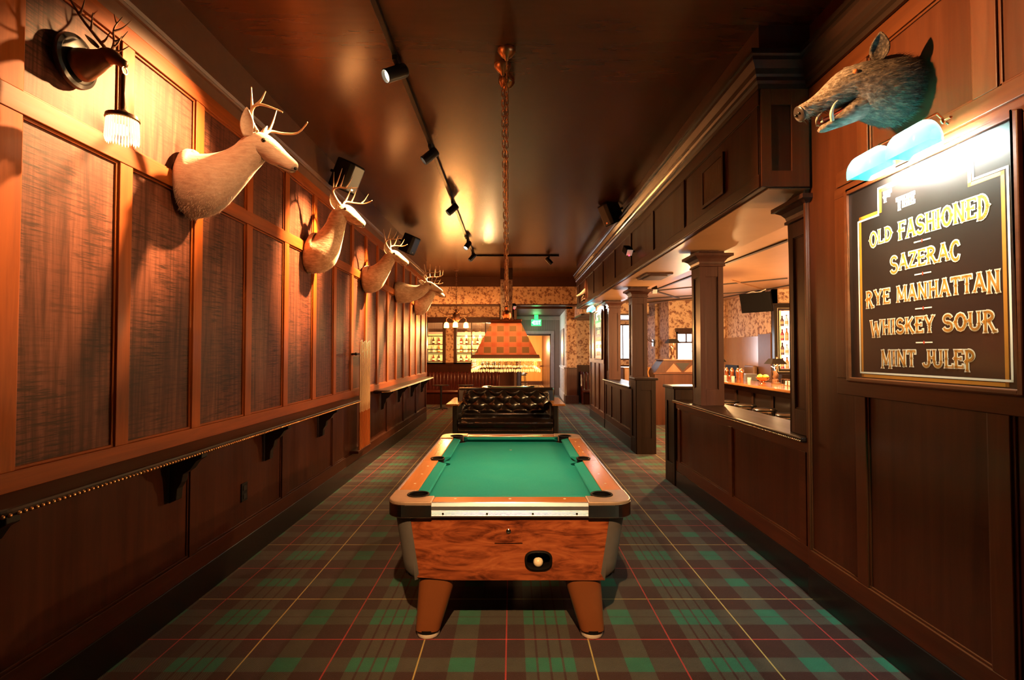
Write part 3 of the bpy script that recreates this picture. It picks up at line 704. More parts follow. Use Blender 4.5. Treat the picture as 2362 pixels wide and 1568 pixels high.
# ================================================================ POOL TABLE LAMP
t = thing('pool_table_lamp', 'tartan shade lamp with beaded fringe hanging on chains over the near pool table', 'pendant lamp', (-.043, 4.0, 3.95))
def shade_mat():
    m = NT('tartan lamp fabric'); X, Y, Z = m.xyz(); ge = m.n('ShaderNodeNewGeometry'); sn = m.n('ShaderNodeSeparateXYZ'); m.l(ge.outputs['Normal'], sn.inputs[0])
    sd = m.math('GREATER_THAN', m.math('ABSOLUTE', sn.outputs[0]), m.math('ABSOLUTE', sn.outputs[1])); a = m.math('ADD', m.math('MULTIPLY', X, m.math('SUBTRACT', 1.0, sd)), m.math('MULTIPLY', Y, sd))
    def bd(c, x0, per, cw):
        q = m.math('FLOORED_MODULO', m.math('SUBTRACT', c, x0), per); r = None
        for cc, w in cw: k = m.math('COMPARE', q, cc, w/2); r = k if r is None else m.math('MAXIMUM', r, k)
        return r
    px, pz = .089, .077
    bx_ = bd(a, -.0845, px, [(.0445,.048)]); bz = bd(Z, -2.2935, pz, [(.0385,.041)])
    lx = bd(a, -.0845, px, [(.016,.0022),(.073,.0022)]); lz = bd(Z, -2.2935, pz, [(.014,.0022),(.063,.0022)])
    one = m.math('ABSOLUTE', m.math('SUBTRACT', bx_, bz)); both = m.math('MULTIPLY', bx_, bz)
    c = m.mix(one, (.80,.17,.065), (.85,.235,.095)); c = m.mix(both, c, (.36,.185,.065)); c = m.mix(m.math('MULTIPLY', m.math('MAXIMUM', lx, lz), .6), c, (.75,.36,.10))
    m.fin(c, .8, spec=.1); tl = m.n('ShaderNodeBsdfTranslucent'); m.l(c, tl.inputs[0]); mx = m.n('ShaderNodeMixShader'); mx.inputs[0].default_value = .085
    m.l(m.b.outputs[0], mx.inputs[1]); m.l(tl.outputs[0], mx.inputs[2]); m.l(mx.outputs[0], m.t.nodes['Material Output'].inputs[0]); return m.m
SHB = (-.270, .184, 3.50, 4.50, 1.640); SHT = (-.150, .064, 3.68, 4.32, 1.895)
def rr(q, s=0): return [(q[0]-s,q[2]-s,q[4]),(q[1]+s,q[2]-s,q[4]),(q[1]+s,q[3]+s,q[4]),(q[0]-s,q[3]+s,q[4])]
put('lamp_shade', MB().loft([rr(SHB), rr(SHT)], False), shade_mat(), t)
mb = MB()
for q, hgt, s in ((SHB, .022, .006), (SHT, .016, .004)):
    A = rr(q, s); B = [(x,y,z+hgt) for x,y,z in rr(q, s*.4)]; Cc = [(x,y,z-.006) for x,y,z in A]; mb.loft([Cc, A, B], False)
put('shade_band', mb, plain('copper braid', (.50,.17,.06), .4), t, solid=.003)
mb = MB()
for i in range(26): mb.ball((SHT[0]+(SHT[1]-SHT[0])*i/25, SHT[2]-.004, SHT[4]+.020), .0055, n=6)
for s in (0, 1):
    for i in range(50): mb.ball((SHT[s]+(.004 if s else -.004), SHT[2]+(SHT[3]-SHT[2])*i/49, SHT[4]+.020), .0055, n=6)
put('bead_rim', mb, M['brass'], t, smooth=True)
M['bead_glass'] = emit('lit amber glass beads', (1.0,.50,.14), 2.0, (.8,.45,.15)); M['bead_clear'] = plain('clear amber beads', (.55,.27,.07), .08, spec=.9, coat=.5, em=(1,.38,.08), es=.10)
mb = MB(); mg = MB(); x0, x1, y0, y1 = SHB[:4]; per = []
per += [(x0+(x1-x0)*i/38, y0-.008) for i in range(39)] + [(x0+(x1-x0)*i/38, y1+.008) for i in range(39)]
per += [(x0-.008, y0+(y1-y0)*i/80) for i in range(81)] + [(x1+.008, y0+(y1-y0)*i/80) for i in range(81)]
for i, (x, y) in enumerate(per):
    j = random.uniform(-.0015, .0015); mg.ball((x, y, 1.632), .0062, n=6); mg.ball((x+.0055, y, 1.622), .0055, n=6)
    for k in range(4): mb.ball((x+j, y, 1.609-.0105*k), .0032, n=5)
    mb.tube([(x+j,y,1.625),(x+j,y,1.565)], .0009, 4)
    mg.ball((x+j, y, 1.554+random.uniform(-.003,.003)), .0055, (.85,.85,2.1), n=7)
tag(put('bead_strands', mb, M['bead_clear'], t, smooth=True), kind='stuff'); tag(put('bead_drops', mg, M['bead_glass'], t, smooth=True), kind='stuff')
M['bulb'] = emit('warm bulb', (1.0,.62,.28), 14, (.9,.8,.6))
for y in (3.80, 4.0, 4.2):
    put('bulb', MB().ball((-.043, y, 1.800), .030, (1,1,1.25), 12), M['bulb'], t, smooth=True); put('socket', MB().lathe([(.018,1.83),(.018,1.893)], (-.043,y,0), 12), M['brass'], t, smooth=True)
    light('POINT', (-.043, y, 1.750), E_POOL, TUNG, t, .03)
mb = MB().box(-.15, .064, 3.98, 4.02, 1.893, 1.90).box(-.053, -.033, 3.68, 4.32, 1.893, 1.90); put('spider', mb, M['brass'], t)
def chain(p, q, pitch=.040, L=.058, w=.012, r=.0034):
    mb = MB(); a, b = Vector(p), Vector(q); n = int((b-a).length/pitch)
    for i in range(n):
        c = a + (b-a)*((i+.5)/n); pts = []
        for k in range(12):
            an = 2*PI*k/12; u = w*math.cos(an); v = (L/2-w)*(1 if math.sin(an) > 0 else -1) + w*math.sin(an)
            pts.append(c + Vector((u,0,v) if i % 2 else (0,u,v)))
        mb.tube(pts + [pts[0]], r, 5, False)
    return mb
for y, yb, x in ((3.758,3.85,-.040), (3.96,4.0,-.074), (4.20,4.15,-.046)):
    put('canopy', MB().lathe([(.066,3.95),(.068,3.938),(.060,3.925),(.045,3.905),(.020,3.890),(.014,3.872),(.006,3.868)], (x,y,0), 24), M['brass'], t, smooth=True)
    put('chain', chain((x,y,3.868), (-.043,yb,2.02)), M['brass'], t, smooth=True)
    put('finial', MB().lathe([(.010,2.03),(.018,2.02),(.010,2.0),(.030,1.985),(.034,1.965),(.018,1.94),(.028,1.92),(.040,1.90)], (-.043,yb,0), 18), M['brass'], t, smooth=True)

# ================================================================ SOFA
t = thing('leather_sofa', 'black button-tufted leather sofa with wooden arm shelves facing the near pool table', 'sofa', (-.12, 9.75, 0))
x0, x1 = -.985, .75
def tuft(u, v):
    x = x0+.02 + (x1-x0-.04)*u; z = .50 + .455*v; a = u*10.5; b = v*3.35 - .25
    p, q = a + b/1.0*1.0, a - b
    h = abs(math.sin(PI*p/1.0*.5*1.0))*abs(math.sin(PI*q*.5)) ; e = min(1, min(v, 1-v)*7)
    side = min(1, min(u,1-u)*14)
    return (x, 9.86 + .12*v - .075*(h**.42)*e*side - .035*(1-e)*0, z)
put('tufted_back', MB().grid(210, 66, tuft), M['leather'], t, smooth=True)
mb = MB()
for j in range(4):
    for i in range(12):
        b = j; a = i + (0 if j % 2 == 0 else 1)*1.0
        for aa in (2*i + (j % 2),):
            u = aa/10.5; v = (j + .25)/3.35
            if 0 < u < 1 and .05 < v < .95: put('button', MB().ball((x0+.02+(x1-x0-.04)*u, 9.855+.12*v, .5+.455*v), .012, (1,.6,1), 8), M['leather'], t, smooth=True)
put('back_frame', MB().prism([(9.86,.30),(9.97,.965),(10.06,.985),(10.12,.96),(10.12,.05),(9.90,.05)], x0-.08, x1+.08, 'x'), M['leather'], t, bevel=.03)
mb = MB().box(x0, x1, 9.28, 9.92, .30, .475); put('seat_cushion', mb, M['leather'], t, bevel=.06)
mb = MB().grid(60, 8, lambda u, v: (x0+.01+(x1-x0-.02)*u, 9.26 - .045*math.sin(PI*v) + .006*math.sin(u*47)*math.sin(PI*v), .30+.165*v)); put('seat_roll', mb, M['leather'], t, smooth=True)
put('front_rail', MB().box(x0, x1, 9.27, 9.9, .09, .30), M['leather'], t, bevel=.01)
mb = MB()
for i in range(70): mb.ball((x0+.012+(x1-x0-.024)*i/69, 9.268, .255), .007, n=6)
for s in (x0+.012, x1-.012):
    for k in range(8): mb.ball((s, 9.268, .275+.024*k), .007, n=6)
tag(put('nailhead_trim', mb, M['brass'], t, smooth=True), kind='stuff')
M['armwood'] = wood('orange arm wood', (.26,.10,.028), (.42,.18,.05), 'y', .6, .25, .4)
for s, a, b in ((-1, x0-.10, x0), (1, x1, x1+.10)):
    put('arm', MB().box(a, b, 9.27, 10.05, 0.02, .70), M['leather'], t, bevel=.02)
    q = sorted((a if s < 0 else b, (a-.13) if s < 0 else (b+.13))); lo, hi = (a-.12, b+.02) if s < 0 else (a-.02, b+.12)
    o = put('arm_shelf', MB().box(lo, hi, 9.25, 10.62, .70, .735), M['armwood'], t, bevel=.008)
    mb = MB()
    for i in range(10): mb.ball((lo+.012+(hi-lo-.024)*i/9, 9.249, .712), .006, n=6)
    for i in range(50): mb.ball((lo-.001 if s < 0 else hi+.001, 9.27+1.33*i/49, .712), .006, n=6)
    tag(put('nailhead_trim', mb, M['brass'], o, smooth=True), kind='stuff')
    for y in (9.33, 10.0): put('foot', MB().lathe([(.025,0),(.035,.03),(.03,.06)], ((a+b)/2, y, 0), 12), M['black'], t, smooth=True)

# ================================================================ MOUNTED HEADS
def ring_xz(c, tan, rv, rl, n=24, low=1.0, cy=0.0, flat=0):
    t = Vector((tan[0],0,tan[1])).normalized(); up = Vector((-t.z,0,t.x)); out = []
    for k in range(n):
        a = 2*PI*k/n; s, q = math.sin(a), math.cos(a)
        w = rl*(1 - flat*max(0,s)) ; h = rv*(low if s < 0 else 1)
        out.append(Vector((c[0], cy, c[1])) + up*h*s + Vector((0, w*q, 0)))
    return out
def body(secs, m=5, n=26):                                  # secs: x, z, vertical radius, lateral radius, lower stretch, flattening of the top, lateral offset
    S = cr(secs, m); R = []
    for i, s in enumerate(S):
        a, b = S[max(i-1,0)], S[min(i+1,len(S)-1)]
        R.append(ring_xz((s[0],s[1]), (b[0]-a[0], b[1]-a[1]), s[2], s[3], n, s[4], s[6], s[5]))
    return MB().loft(R)
def tufts(src, n, L, mat, parent, name, back=(-1,0,-.25), xmax=9, xmin=-1, lift=.45, w0=.0016):       # short hair blades scattered over a hide
    fs = [f for f in src.f if len(f) == 4]; mb = MB(); rnd = random.Random(n)
    cs = []
    for f in fs:
        p = [Vector(src.v[i]) for i in f]; ar = (p[1]-p[0]).cross(p[3]-p[0]).length; cs.append(ar)
    tot = sum(cs); cum = []; x = 0
    for a in cs: x += a; cum.append(x)
    import bisect
    ctr = sum((Vector(v) for v in src.v), Vector())/len(src.v); bk = Vector(back)
    for _ in range(n):
        i = min(len(fs)-1, bisect.bisect(cum, rnd.random()*tot)); p = [Vector(src.v[j]) for j in fs[i]]; u, v = rnd.random(), rnd.random()
        q = (p[0]*(1-u)+p[1]*u)*(1-v) + (p[3]*(1-u)+p[2]*u)*v
        if q.x > xmax*rnd.random()**.5 or q.x < xmin: continue
        nn = (p[1]-p[0]).cross(p[3]-p[0])
        if nn.length < 1e-9: continue
        nn.normalize()
        if nn.dot(q - Vector((q.x, 0, ctr.z))) < 0: nn = -nn
        d = (nn*lift + bk*.9 + Vector((rnd.uniform(-.3,.3), rnd.uniform(-.3,.3), rnd.uniform(-.3,.3)))).normalized()
        w = d.cross(nn); w = w.normalized()*w0 if w.length > 1e-4 else Vector((0,.0016,0))
        l = L*rnd.uniform(.5,1.2); b = q - nn*.003
        mb.add([b-w, b+w, b + d*l], [(0,1,2)])
    return tag(put(name, mb, mat, parent, local=True, recalc=False), kind='stuff')
def ear_mb(base, tip, width, cup):                          # cupped leaf from base to tip, opening towards cup
    b, t = Vector(base), Vector(tip); ax = t-b; c = Vector(cup); c = (c - ax*c.dot(ax)/ax.length_squared).normalized(); s = ax.normalized().cross(c)
    def fn(u, v):
        w = width*(math.sin(PI*min(1, .12+.88*v))**.8 if v < .999 else .02)*(1-.25*v); a = (u-.5)*2.3
        return b + ax*v + s*w*math.sin(a) - c*w*(math.cos(a)-.4)
    return MB().grid(8, 12, fn)
def antler_mb(base, beam, tines, r=.014):
    mb = MB(); B = Vector(base); P = cr([tuple(B + Vector(p)) for p in beam], 5); n = len(P)
    mb.tube(P, [r*(1-.72*(i/(n-1))**1.1) for i in range(n)], 9)
    mb.ring(P[0], r*.9, r*.35, 12, 6)
    for i, tip, rr_ in tines:
        s = Vector(P[i]); e = B + Vector(tip); mid = (s+e)/2 + Vector((0,0,-.012)) ; Q = cr([tuple(s), tuple(mid), tuple(e)], 5)
        mb.tube(Q, [r*rr_*(1-.8*k/(len(Q)-1)) for k in range(len(Q))], 8)
    return mb
def deer(loc, label, secs, head, hide, antl, ears, eye, nose, rot=0, tuft=5000):
    t = thing('mounted_deer_head', label, 'mounted head', loc, rot)
    mb = body(secs); put('head', mb, hide, t, smooth=True, local=True)
    tufts(mb, tuft, .026, hide, t, 'fur', (-.5,0,-1), xmax=.34, lift=.20, w0=.0012)
    for s in (-1, 1):
        f = lambda p: (p[0], p[1]*s, p[2])
        put('ear', ear_mb(f(ears[0]), f(ears[1]), .046, f((.55,.80,.10))), hide, t, smooth=True, local=True, solid=.006)
        e = put('eye', MB().ball(f(eye), .016, n=12), M['eye'], t, smooth=True, local=True)
        beam, tines = antl[0 if s < 0 else 1]
        put('antler', antler_mb(f(head), [f(p) for p in beam], [(i, f(q), r) for i, q, r in tines]), M['antler'], t, smooth=True, local=True)
        put('nostril', MB().ball((nose[0]-.004, s*.013, nose[1]+.004), .0075, (1,.7,.7), 8), M['noseb'], t, smooth=True, local=True)
    put('nose', MB().ball((nose[0]-.002, 0, nose[1]), .019, (.7,1.1,.75), 12), M['noseb'], t, smooth=True, local=True)
    mb = MB()
    for s in (-1, 1): mb.tube([(nose[0], 0, nose[1]-.020), (nose[0]-.015, s*.018, nose[1]-.022), (nose[0]-.06, s*.030, nose[1]-.012), (nose[0]-.10, s*.036, nose[1]+.004)], .0025, 6)
    put('mouth_line', mb, M['noseb'], t, smooth=True, local=True)
    return t
XW = -2.128
S1 = [(0,-.01,.19,.15,1.12,.0,0),(.03,-.01,.215,.168,1.1,0,0),(.10,-.005,.200,.158,1.12,0,0),(.19,.03,.158,.13,1.15,0,0),(.29,.085,.122,.10,1.1,0,0),(.375,.15,.102,.085,1,0,0),(.43,.205,.098,.080,1,0,0),(.475,.230,.092,.078,.95,.1,0),(.525,.212,.078,.068,1,.15,0),(.58,.172,.066,.052,1.05,.2,0),(.63,.136,.054,.042,1,.2,0),(.675,.104,.046,.037,1,.1,0),(.70,.086,.036,.031,1,0,0),(.708,.079,.008,.008,1,0,0)]
near1 = ([(0,0,0),(-.015,.03,.05),(.0,.055,.115),(.05,.075,.135),(.125,.085,.115),(.205,.075,.085)], [(10,(-.005,.06,.255),.85),(14,(.10,.085,.215),.8)])
far1 = ([(0,0,0),(-.01,.05,.04),(.0,.10,.08),(.07,.15,.085),(.16,.17,.10),(.235,.15,.165)], [(9,(.03,.13,.25),.8)])
deer((XW, 3.30, 2.80), 'pale tan deer head with simple antlers, nearest and largest of the mounted heads', S1, (.47,.045,.315), M['pale'], (near1, far1), ((.425,.072,.265),(.455,.135,.425)), (.525,.060,.245), (.708,.086))
S2 = [(0,.0,.165,.15,1.15,0,0),(.03,-.005,.20,.17,1.12,0,0),(.10,-.01,.195,.165,1.1,0,0),(.165,.05,.165,.14,1.05,0,0),(.225,.15,.128,.112,1,0,0),(.27,.255,.102,.09,1,0,0),(.30,.345,.095,.08,1,0,0),(.345,.405,.088,.076,.95,.1,0),(.40,.405,.076,.066,1,.15,0),(.455,.365,.064,.052,1.05,.2,0),(.505,.324,.053,.042,1,.2,0),(.545,.290,.045,.037,1,.1,0),(.565,.272,.035,.030,1,0,0),(.572,.265,.008,.008,1,0,0)]
near2 = ([(0,0,0),(-.03,.05,.06),(-.04,.10,.12),(.03,.15,.135),(.13,.175,.12),(.225,.15,.13)], [(9,(-.02,.13,.30),.8),(12,(.07,.15,.33),.8),(16,(.11,.20,.245),.75),(19,(.19,.19,.23),.6)])
far2 = ([(0,0,0),(-.01,.05,.05),(.0,.10,.09),(.08,.15,.09),(.18,.17,.09),(.27,.14,.115)], [(9,(.05,.13,.27),.8),(13,(.10,.16,.26),.75),(18,(.22,.18,.20),.65)])
deer((XW, 5.30, 2.74), 'deer head with raised neck and tall forked antlers, second from the camera', S2, (.335,.045,.475), M['hide'], (near2, far2), ((.30,.068,.43),(.265,.13,.565)), (.395,.060,.43), (.572,.272))
S3 = [(0,.0,.16,.14,1.1,0,0),(.03,0,.185,.155,1.1,0,0),(.11,.0,.18,.15,1.1,0,0),(.19,.06,.15,.128,1.05,0,0),(.265,.14,.118,.10,1,0,0),(.32,.22,.10,.085,1,0,0),(.36,.28,.092,.078,1,0,0),(.40,.325,.086,.074,.95,.1,0),(.45,.325,.074,.064,1,.15,0),(.505,.29,.063,.051,1.05,.2,0),(.56,.252,.053,.042,1,.2,0),(.60,.222,.045,.037,1,.1,0),(.62,.206,.035,.030,1,0,0),(.628,.20,.008,.008,1,0,0)]
near3 = ([(0,0,0),(-.03,.05,.05),(-.04,.11,.10),(.02,.17,.125),(.11,.19,.12),(.19,.16,.14)], [(9,(-.06,.15,.27),.8),(13,(.05,.18,.28),.8),(18,(.14,.20,.23),.7)])
deer((XW, 7.28, 2.74), 'deer head with raised neck and branching antlers, third from the camera', S3, (.385,.045,.395), M['hide'], (near3, near3), ((.35,.066,.35),(.325,.13,.475)), (.445,.058,.35), (.628,.206))
S4 = [(0,.02,.165,.14,1.1,0,0),(.05,.02,.185,.155,1.1,0,0),(.17,.0,.17,.14,1.1,0,0),(.29,.0,.145,.12,1.1,0,0),(.40,.02,.12,.10,1,0,0),(.48,.06,.10,.085,1,0,0),(.54,.105,.094,.08,1,0,0),(.585,.125,.088,.076,.95,.1,0),(.64,.12,.076,.066,1,.15,0),(.70,.087,.066,.053,1.05,.2,0),(.76,.053,.054,.042,1,.2,0),(.81,.024,.046,.037,1,.1,0),(.835,.010,.036,.031,1,0,0),(.843,.003,.008,.008,1,0,0)]
near4 = ([(0,0,0),(-.03,.06,.05),(-.03,.13,.10),(.05,.20,.13),(.15,.22,.13),(.24,.17,.15),(.26,.10,.19)], [(7,(-.16,.12,.16),.8),(10,(-.12,.17,.26),.8),(13,(-.01,.22,.28),.8),(17,(.10,.24,.28),.75),(22,(.20,.22,.25),.7),(26,(.26,.17,.26),.6)])
deer((XW, 9.30, 2.77), 'deer head held low with wide many-pointed antlers, fourth from the camera', S4, (.57,.045,.20), M['hide'], (near4, near4), ((.53,.07,.16),(.44,.16,.20)), (.635,.062,.145), (.843,.010))
deer((XW, 11.15, 2.70), 'deer head partly hidden behind the many-pointed one, farthest from the camera', S3, (.385,.045,.395), M['hide'], (near3, near3), ((.35,.066,.35),(.325,.13,.475)), (.445,.058,.35), (.628,.206))

def boar(loc, label):
    t = thing('mounted_boar_head', label, 'mounted head', loc, PI)
    secs = [(0,.02,.150,.14,1,0,0),(.03,.02,.178,.165,1.05,0,0),(.10,.015,.188,.172,1.08,0,.01),(.18,.02,.172,.155,1.05,0,.01),(.26,.035,.142,.128,1,0,.0),(.325,.035,.115,.105,1,.05,-.01),(.385,.010,.088,.082,.95,.1,-.02),(.445,-.025,.066,.062,.9,.15,-.03),(.505,-.058,.052,.050,.9,.1,-.04),(.555,-.083,.046,.046,.95,0,-.045),(.575,-.093,.044,.046,1,0,-.047),(.582,-.097,.036,.038,1,0,-.047)]
    mb = body(secs); put('head', mb, M['boar'], t, smooth=True, local=True)
    tufts(mb, 5200, .042, M['boar'], t, 'bristles', (-1,0,-.15), xmin=.0)
    j = body([(.26,-.075,.075,.085,1,0,0),(.33,-.125,.052,.062,1,0,-.005),(.40,-.165,.034,.044,1,0,-.015),(.46,-.195,.022,.030,1,0,-.022),(.485,-.205,.008,.012,1,0,-.025)])
    put('lower_jaw', j, M['boar'], t, smooth=True, local=True)
    put('tongue', body([(.32,-.085,.022,.045,1,0,-.01),(.40,-.125,.018,.036,1,0,-.02),(.47,-.150,.012,.024,1,0,-.03),(.485,-.155,.004,.008,1,0,-.03)], 4, 14), M['flesh'], t, smooth=True, local=True)
    put('snout_disc', MB().lathe([(.043,-.004),(.047,.006),(.040,.012),(.020,.010),(.001,.009)], (.580,-.047,-.096), 22, ax=(.88,-.05,-.42), sc=(1,1)), M['noseb'], t, smooth=True, local=True)
    for s in (-1, 1):
        put('nostril', MB().ball((.594,-.047+s*.017,-.100), .009, n=8), M['black'], t, smooth=True, local=True)
        put('tusk', MB().tube(cr([(.43,-.022+s*.040,-.165),(.452,-.022+s*.066,-.135),(.445,-.022+s*.078,-.095),(.42,-.022+s*.076,-.065)], 5), [.0115*(1-.75*(i/15)**1.5) for i in range(16)], 8), M['tusk'], t, smooth=True, local=True)
        put('tooth', MB().lathe([(.008,-.165),(.006,-.145),(.001,-.130)], (.475,-.03+s*.022,0), 8), M['tusk'], t, smooth=True, local=True)
        put('eye', MB().ball((.335,-.012+s*.092,.085), .0145, n=12), M['amber'], t, smooth=True, local=True)
        put('ear', ear_mb((.215,s*.095,.145), (.235 if s > 0 else .26,s*.140,.275 if s > 0 else .225), .062, (.8,.5*s,.1)), M['boar'], t, smooth=True, local=True, solid=.008)
    return t
b0 = boar((2.05, 2.62, 3.03), 'dark boar head with open tusked mouth above the near drinks sign')
b0.scale = (.9,.9,.9)
dup(b0, (2.05, 11.85, 3.06), 'small far boar head above the far drinks sign', rot=PI)

# ================================================================ BRONZE ELK WALL LAMP
t = thing('elk_wall_lamp', 'dark bronze elk head wall lamp holding a fringed shade, high on the near left wall', 'wall lamp', (XW, 2.42, 3.085))
P = lambda n, mb, m, **k: put(n, mb, m, t, local=True, **k)
P('plaque', MB().lathe([(.118,0),(.128,.012),(.125,.030),(.108,.036),(.098,.030),(.001,.028)], (0,0,0), 36, ax=(1,0,0), sc=(1,.92)), M['black'], smooth=True)
es = [(.03,-.02,.072,.062,1.1,0,0),(.06,-.012,.074,.062,1.1,0,0),(.11,.0,.058,.048,1.05,0,0),(.15,.015,.045,.038,1,0,0),(.175,.025,.041,.034,1,0,0),(.205,.018,.033,.028,1,.1,0),(.235,-.002,.022,.019,1,.1,0),(.258,-.016,.018,.016,1,0,0),(.266,-.020,.006,.006,1,0,0)]
P('elk_head', body(es, 5, 20), M['bronze'], smooth=True)
for s in (-1, 1):
    f = lambda p: (p[0], p[1]*s, p[2])
    P('ear', ear_mb(f((.155,.03,.05)), f((.125,.075,.085)), .016, f((.7,.5,.4))), M['bronze'], smooth=True, solid=.004)
    P('antler', antler_mb(f((.17,.018,.06)), [f(p) for p in ((0,0,0),(-.02,.04,.04),(-.05,.085,.10),(-.08,.12,.19),(-.06,.15,.27))], [(2,f((.06,.04,.05)),.8),(6,f((.0,.07,.12)),.8),(10,f((-.0,.11,.17)),.8),(14,f((-.02,.16,.26)),.7),(17,f((-.12,.17,.30)),.7)], .0085), M['bronze'], smooth=True)
P('nose_ring', MB().ring((.255,0,-.045), .017, .003, 18, 6, ax=(1,0,0)), M['brass'], smooth=True)
P('lamp_rod', MB().lathe([(.006,-.06),(.012,-.075),(.013,-.10),(.010,-.16),(.015,-.215),(.012,-.235),(.022,-.245),(.030,-.256),(.068,-.268),(.071,-.285),(.066,-.290)], (.250,0,0), 24), M['bronze'], smooth=True)
M['fringe'] = emit('glowing glass fringe', (1.0,.60,.25), 3.0, (.9,.7,.4))
mb = MB()
for i in range(34):
    a = 2*PI*i/34; x, y = .250+.062*math.cos(a), .062*math.sin(a); z = -.395 + random.uniform(-.008,.010)
    mb.tube([(x,y,-.286),(x+.004*math.cos(a),y+.004*math.sin(a),-.36)], .0042, 5); mb.lathe([(.0045,-.36),(.0045,z+.015),(.0008,z)], (x+.004*math.cos(a),y+.004*math.sin(a),0), 5)
tag(P('shade_fringe', mb, M['fringe']), kind='stuff')
light('POINT', (XW+.250, 2.42, 3.085-.43), E_ELK, TUNG, t, .05); light('POINT', (XW+.250, 2.42, 3.085-.33), E_ELK, TUNG, t, .05)
P('bulb', MB().ball((.25,0,-.335), .026, n=12), M['bulb'], smooth=True)

# ================================================================ DRINKS SIGN
GL = {}
def st(*p, w=1.0): return (list(p), w)
def letters():
    V = lambda x, a=0, b=1: st((x,a),(x,b)); A = lambda *a, w=1.0: (arc(*a[:5], 12, a[5] if len(a) > 5 else None), w)
    GL['O'] = (.56, [A(.28,.5,.19,0,360,.44)], [(.05,.5),(.51,.5)])
    GL['L'] = (.44, [V(.12), st((.12,.04),(.42,.04),w=.6), st((.42,.0),(.42,.2),w=.6)], [(.12,.5)])
    GL['D'] = (.54, [V(.12), (arc(.16,.5,.26,-90,90,12,.45),1.0), st((.06,.96),(.2,.96),w=.6), st((.06,.04),(.2,.04),w=.6)], [(.12,.5),(.46,.5)])
    GL['F'] = (.46, [V(.12), st((.06,.95),(.42,.95),w=.7), st((.42,.8),(.42,.98),w=.5), st((.12,.52),(.34,.52),w=.6), st((.34,.43),(.34,.61),w=.5)], [(.06,.52)])
    GL['E'] = (.47, [V(.12), st((.06,.95),(.42,.95),w=.7), st((.42,.8),(.42,.98),w=.5), st((.12,.52),(.34,.52),w=.6), st((.34,.43),(.34,.61),w=.5), st((.06,.05),(.42,.05),w=.7), st((.42,.02),(.42,.2),w=.5)], [(.06,.52)])
    GL['A'] = (.56, [st((.08,0),(.28,1),w=.65), st((.28,1),(.48,0),w=1.05), st((.15,.32),(.41,.32),w=.55)], [(.28,.34)])
    GL['S'] = (.50, [(arc(.25,.73,.16,20,270,14,.22),.85), (arc(.25,.28,.18,90,-160,14,.23),.95)], [(.25,.5)])
    GL['H'] = (.56, [V(.12), V(.44), st((.12,.52),(.44,.52),w=.6)], [(.28,.52)])
    GL['I'] = (.26, [V(.13)], [(.13,.5)])
    GL['N'] = (.58, [V(.12), V(.46), st((.10,1),(.46,0),w=.9)], [])
    GL['Z'] = (.46, [st((.06,.95),(.40,.95),w=.7), st((.40,.95),(.07,.05),w=.9), st((.07,.05),(.42,.05),w=.7), st((.42,.02),(.42,.2),w=.5), st((.06,.98),(.06,.8),w=.5)], [(.235,.5)])
    GL['R'] = (.54, [V(.12), (arc(.18,.76,.20,-90,90,10,.20),.9), st((.24,.54),(.44,0),w=.95), st((.06,.96),(.2,.96),w=.6), st((.44,.03),(.53,.06),w=.5)], [(.06,.5)])
    GL['C'] = (.50, [(arc(.28,.5,.19,60,300,14,.45),1.0), st((.38,.9),(.42,.74),w=.6), st((.38,.1),(.42,.26),w=.6)], [(.06,.5)])
    GL['Y'] = (.54, [st((.08,1),(.27,.45),w=1.0), st((.46,1),(.27,.45),w=.65), st((.27,.5),(.27,0))], [(.27,.28)])
    GL['M'] = (.66, [st((.10,0),(.12,1),w=.7), st((.12,1),(.33,.2),w=1.0), st((.33,.2),(.54,1),w=.6), st((.54,1),(.56,0),w=1.0)], [])
    GL['T'] = (.50, [V(.25), st((.05,.95),(.45,.95),w=.7), st((.05,.98),(.05,.78),w=.5), st((.45,.98),(.45,.78),w=.5)], [(.25,.5)])
    GL['W'] = (.74, [st((.06,1),(.20,0),w=1.0), st((.20,0),(.37,.9),w=.6), st((.37,.9),(.52,0),w=1.0), st((.52,0),(.68,1),w=.6)], [(.37,.5)])
    GL['K'] = (.54, [V(.12), st((.14,.45),(.44,1),w=.6), st((.22,.55),(.46,0),w=.95)], [(.06,.5)])
    GL['U'] = (.56, [st((.12,1),(.12,.3)), (arc(.28,.3,.16,180,360,12,.26),.85), st((.44,.3),(.44,1),w=.8)], [(.06,.55)])
    GL['J'] = (.44, [st((.30,1),(.30,.25)), (arc(.16,.25,.14,0,-170,12,.21),.8)], [(.36,.55)])
    GL['P'] = (.52, [V(.12), (arc(.18,.74,.20,-90,90,12,.22),.95), st((.06,.96),(.2,.96),w=.6)], [(.06,.45)])
letters()
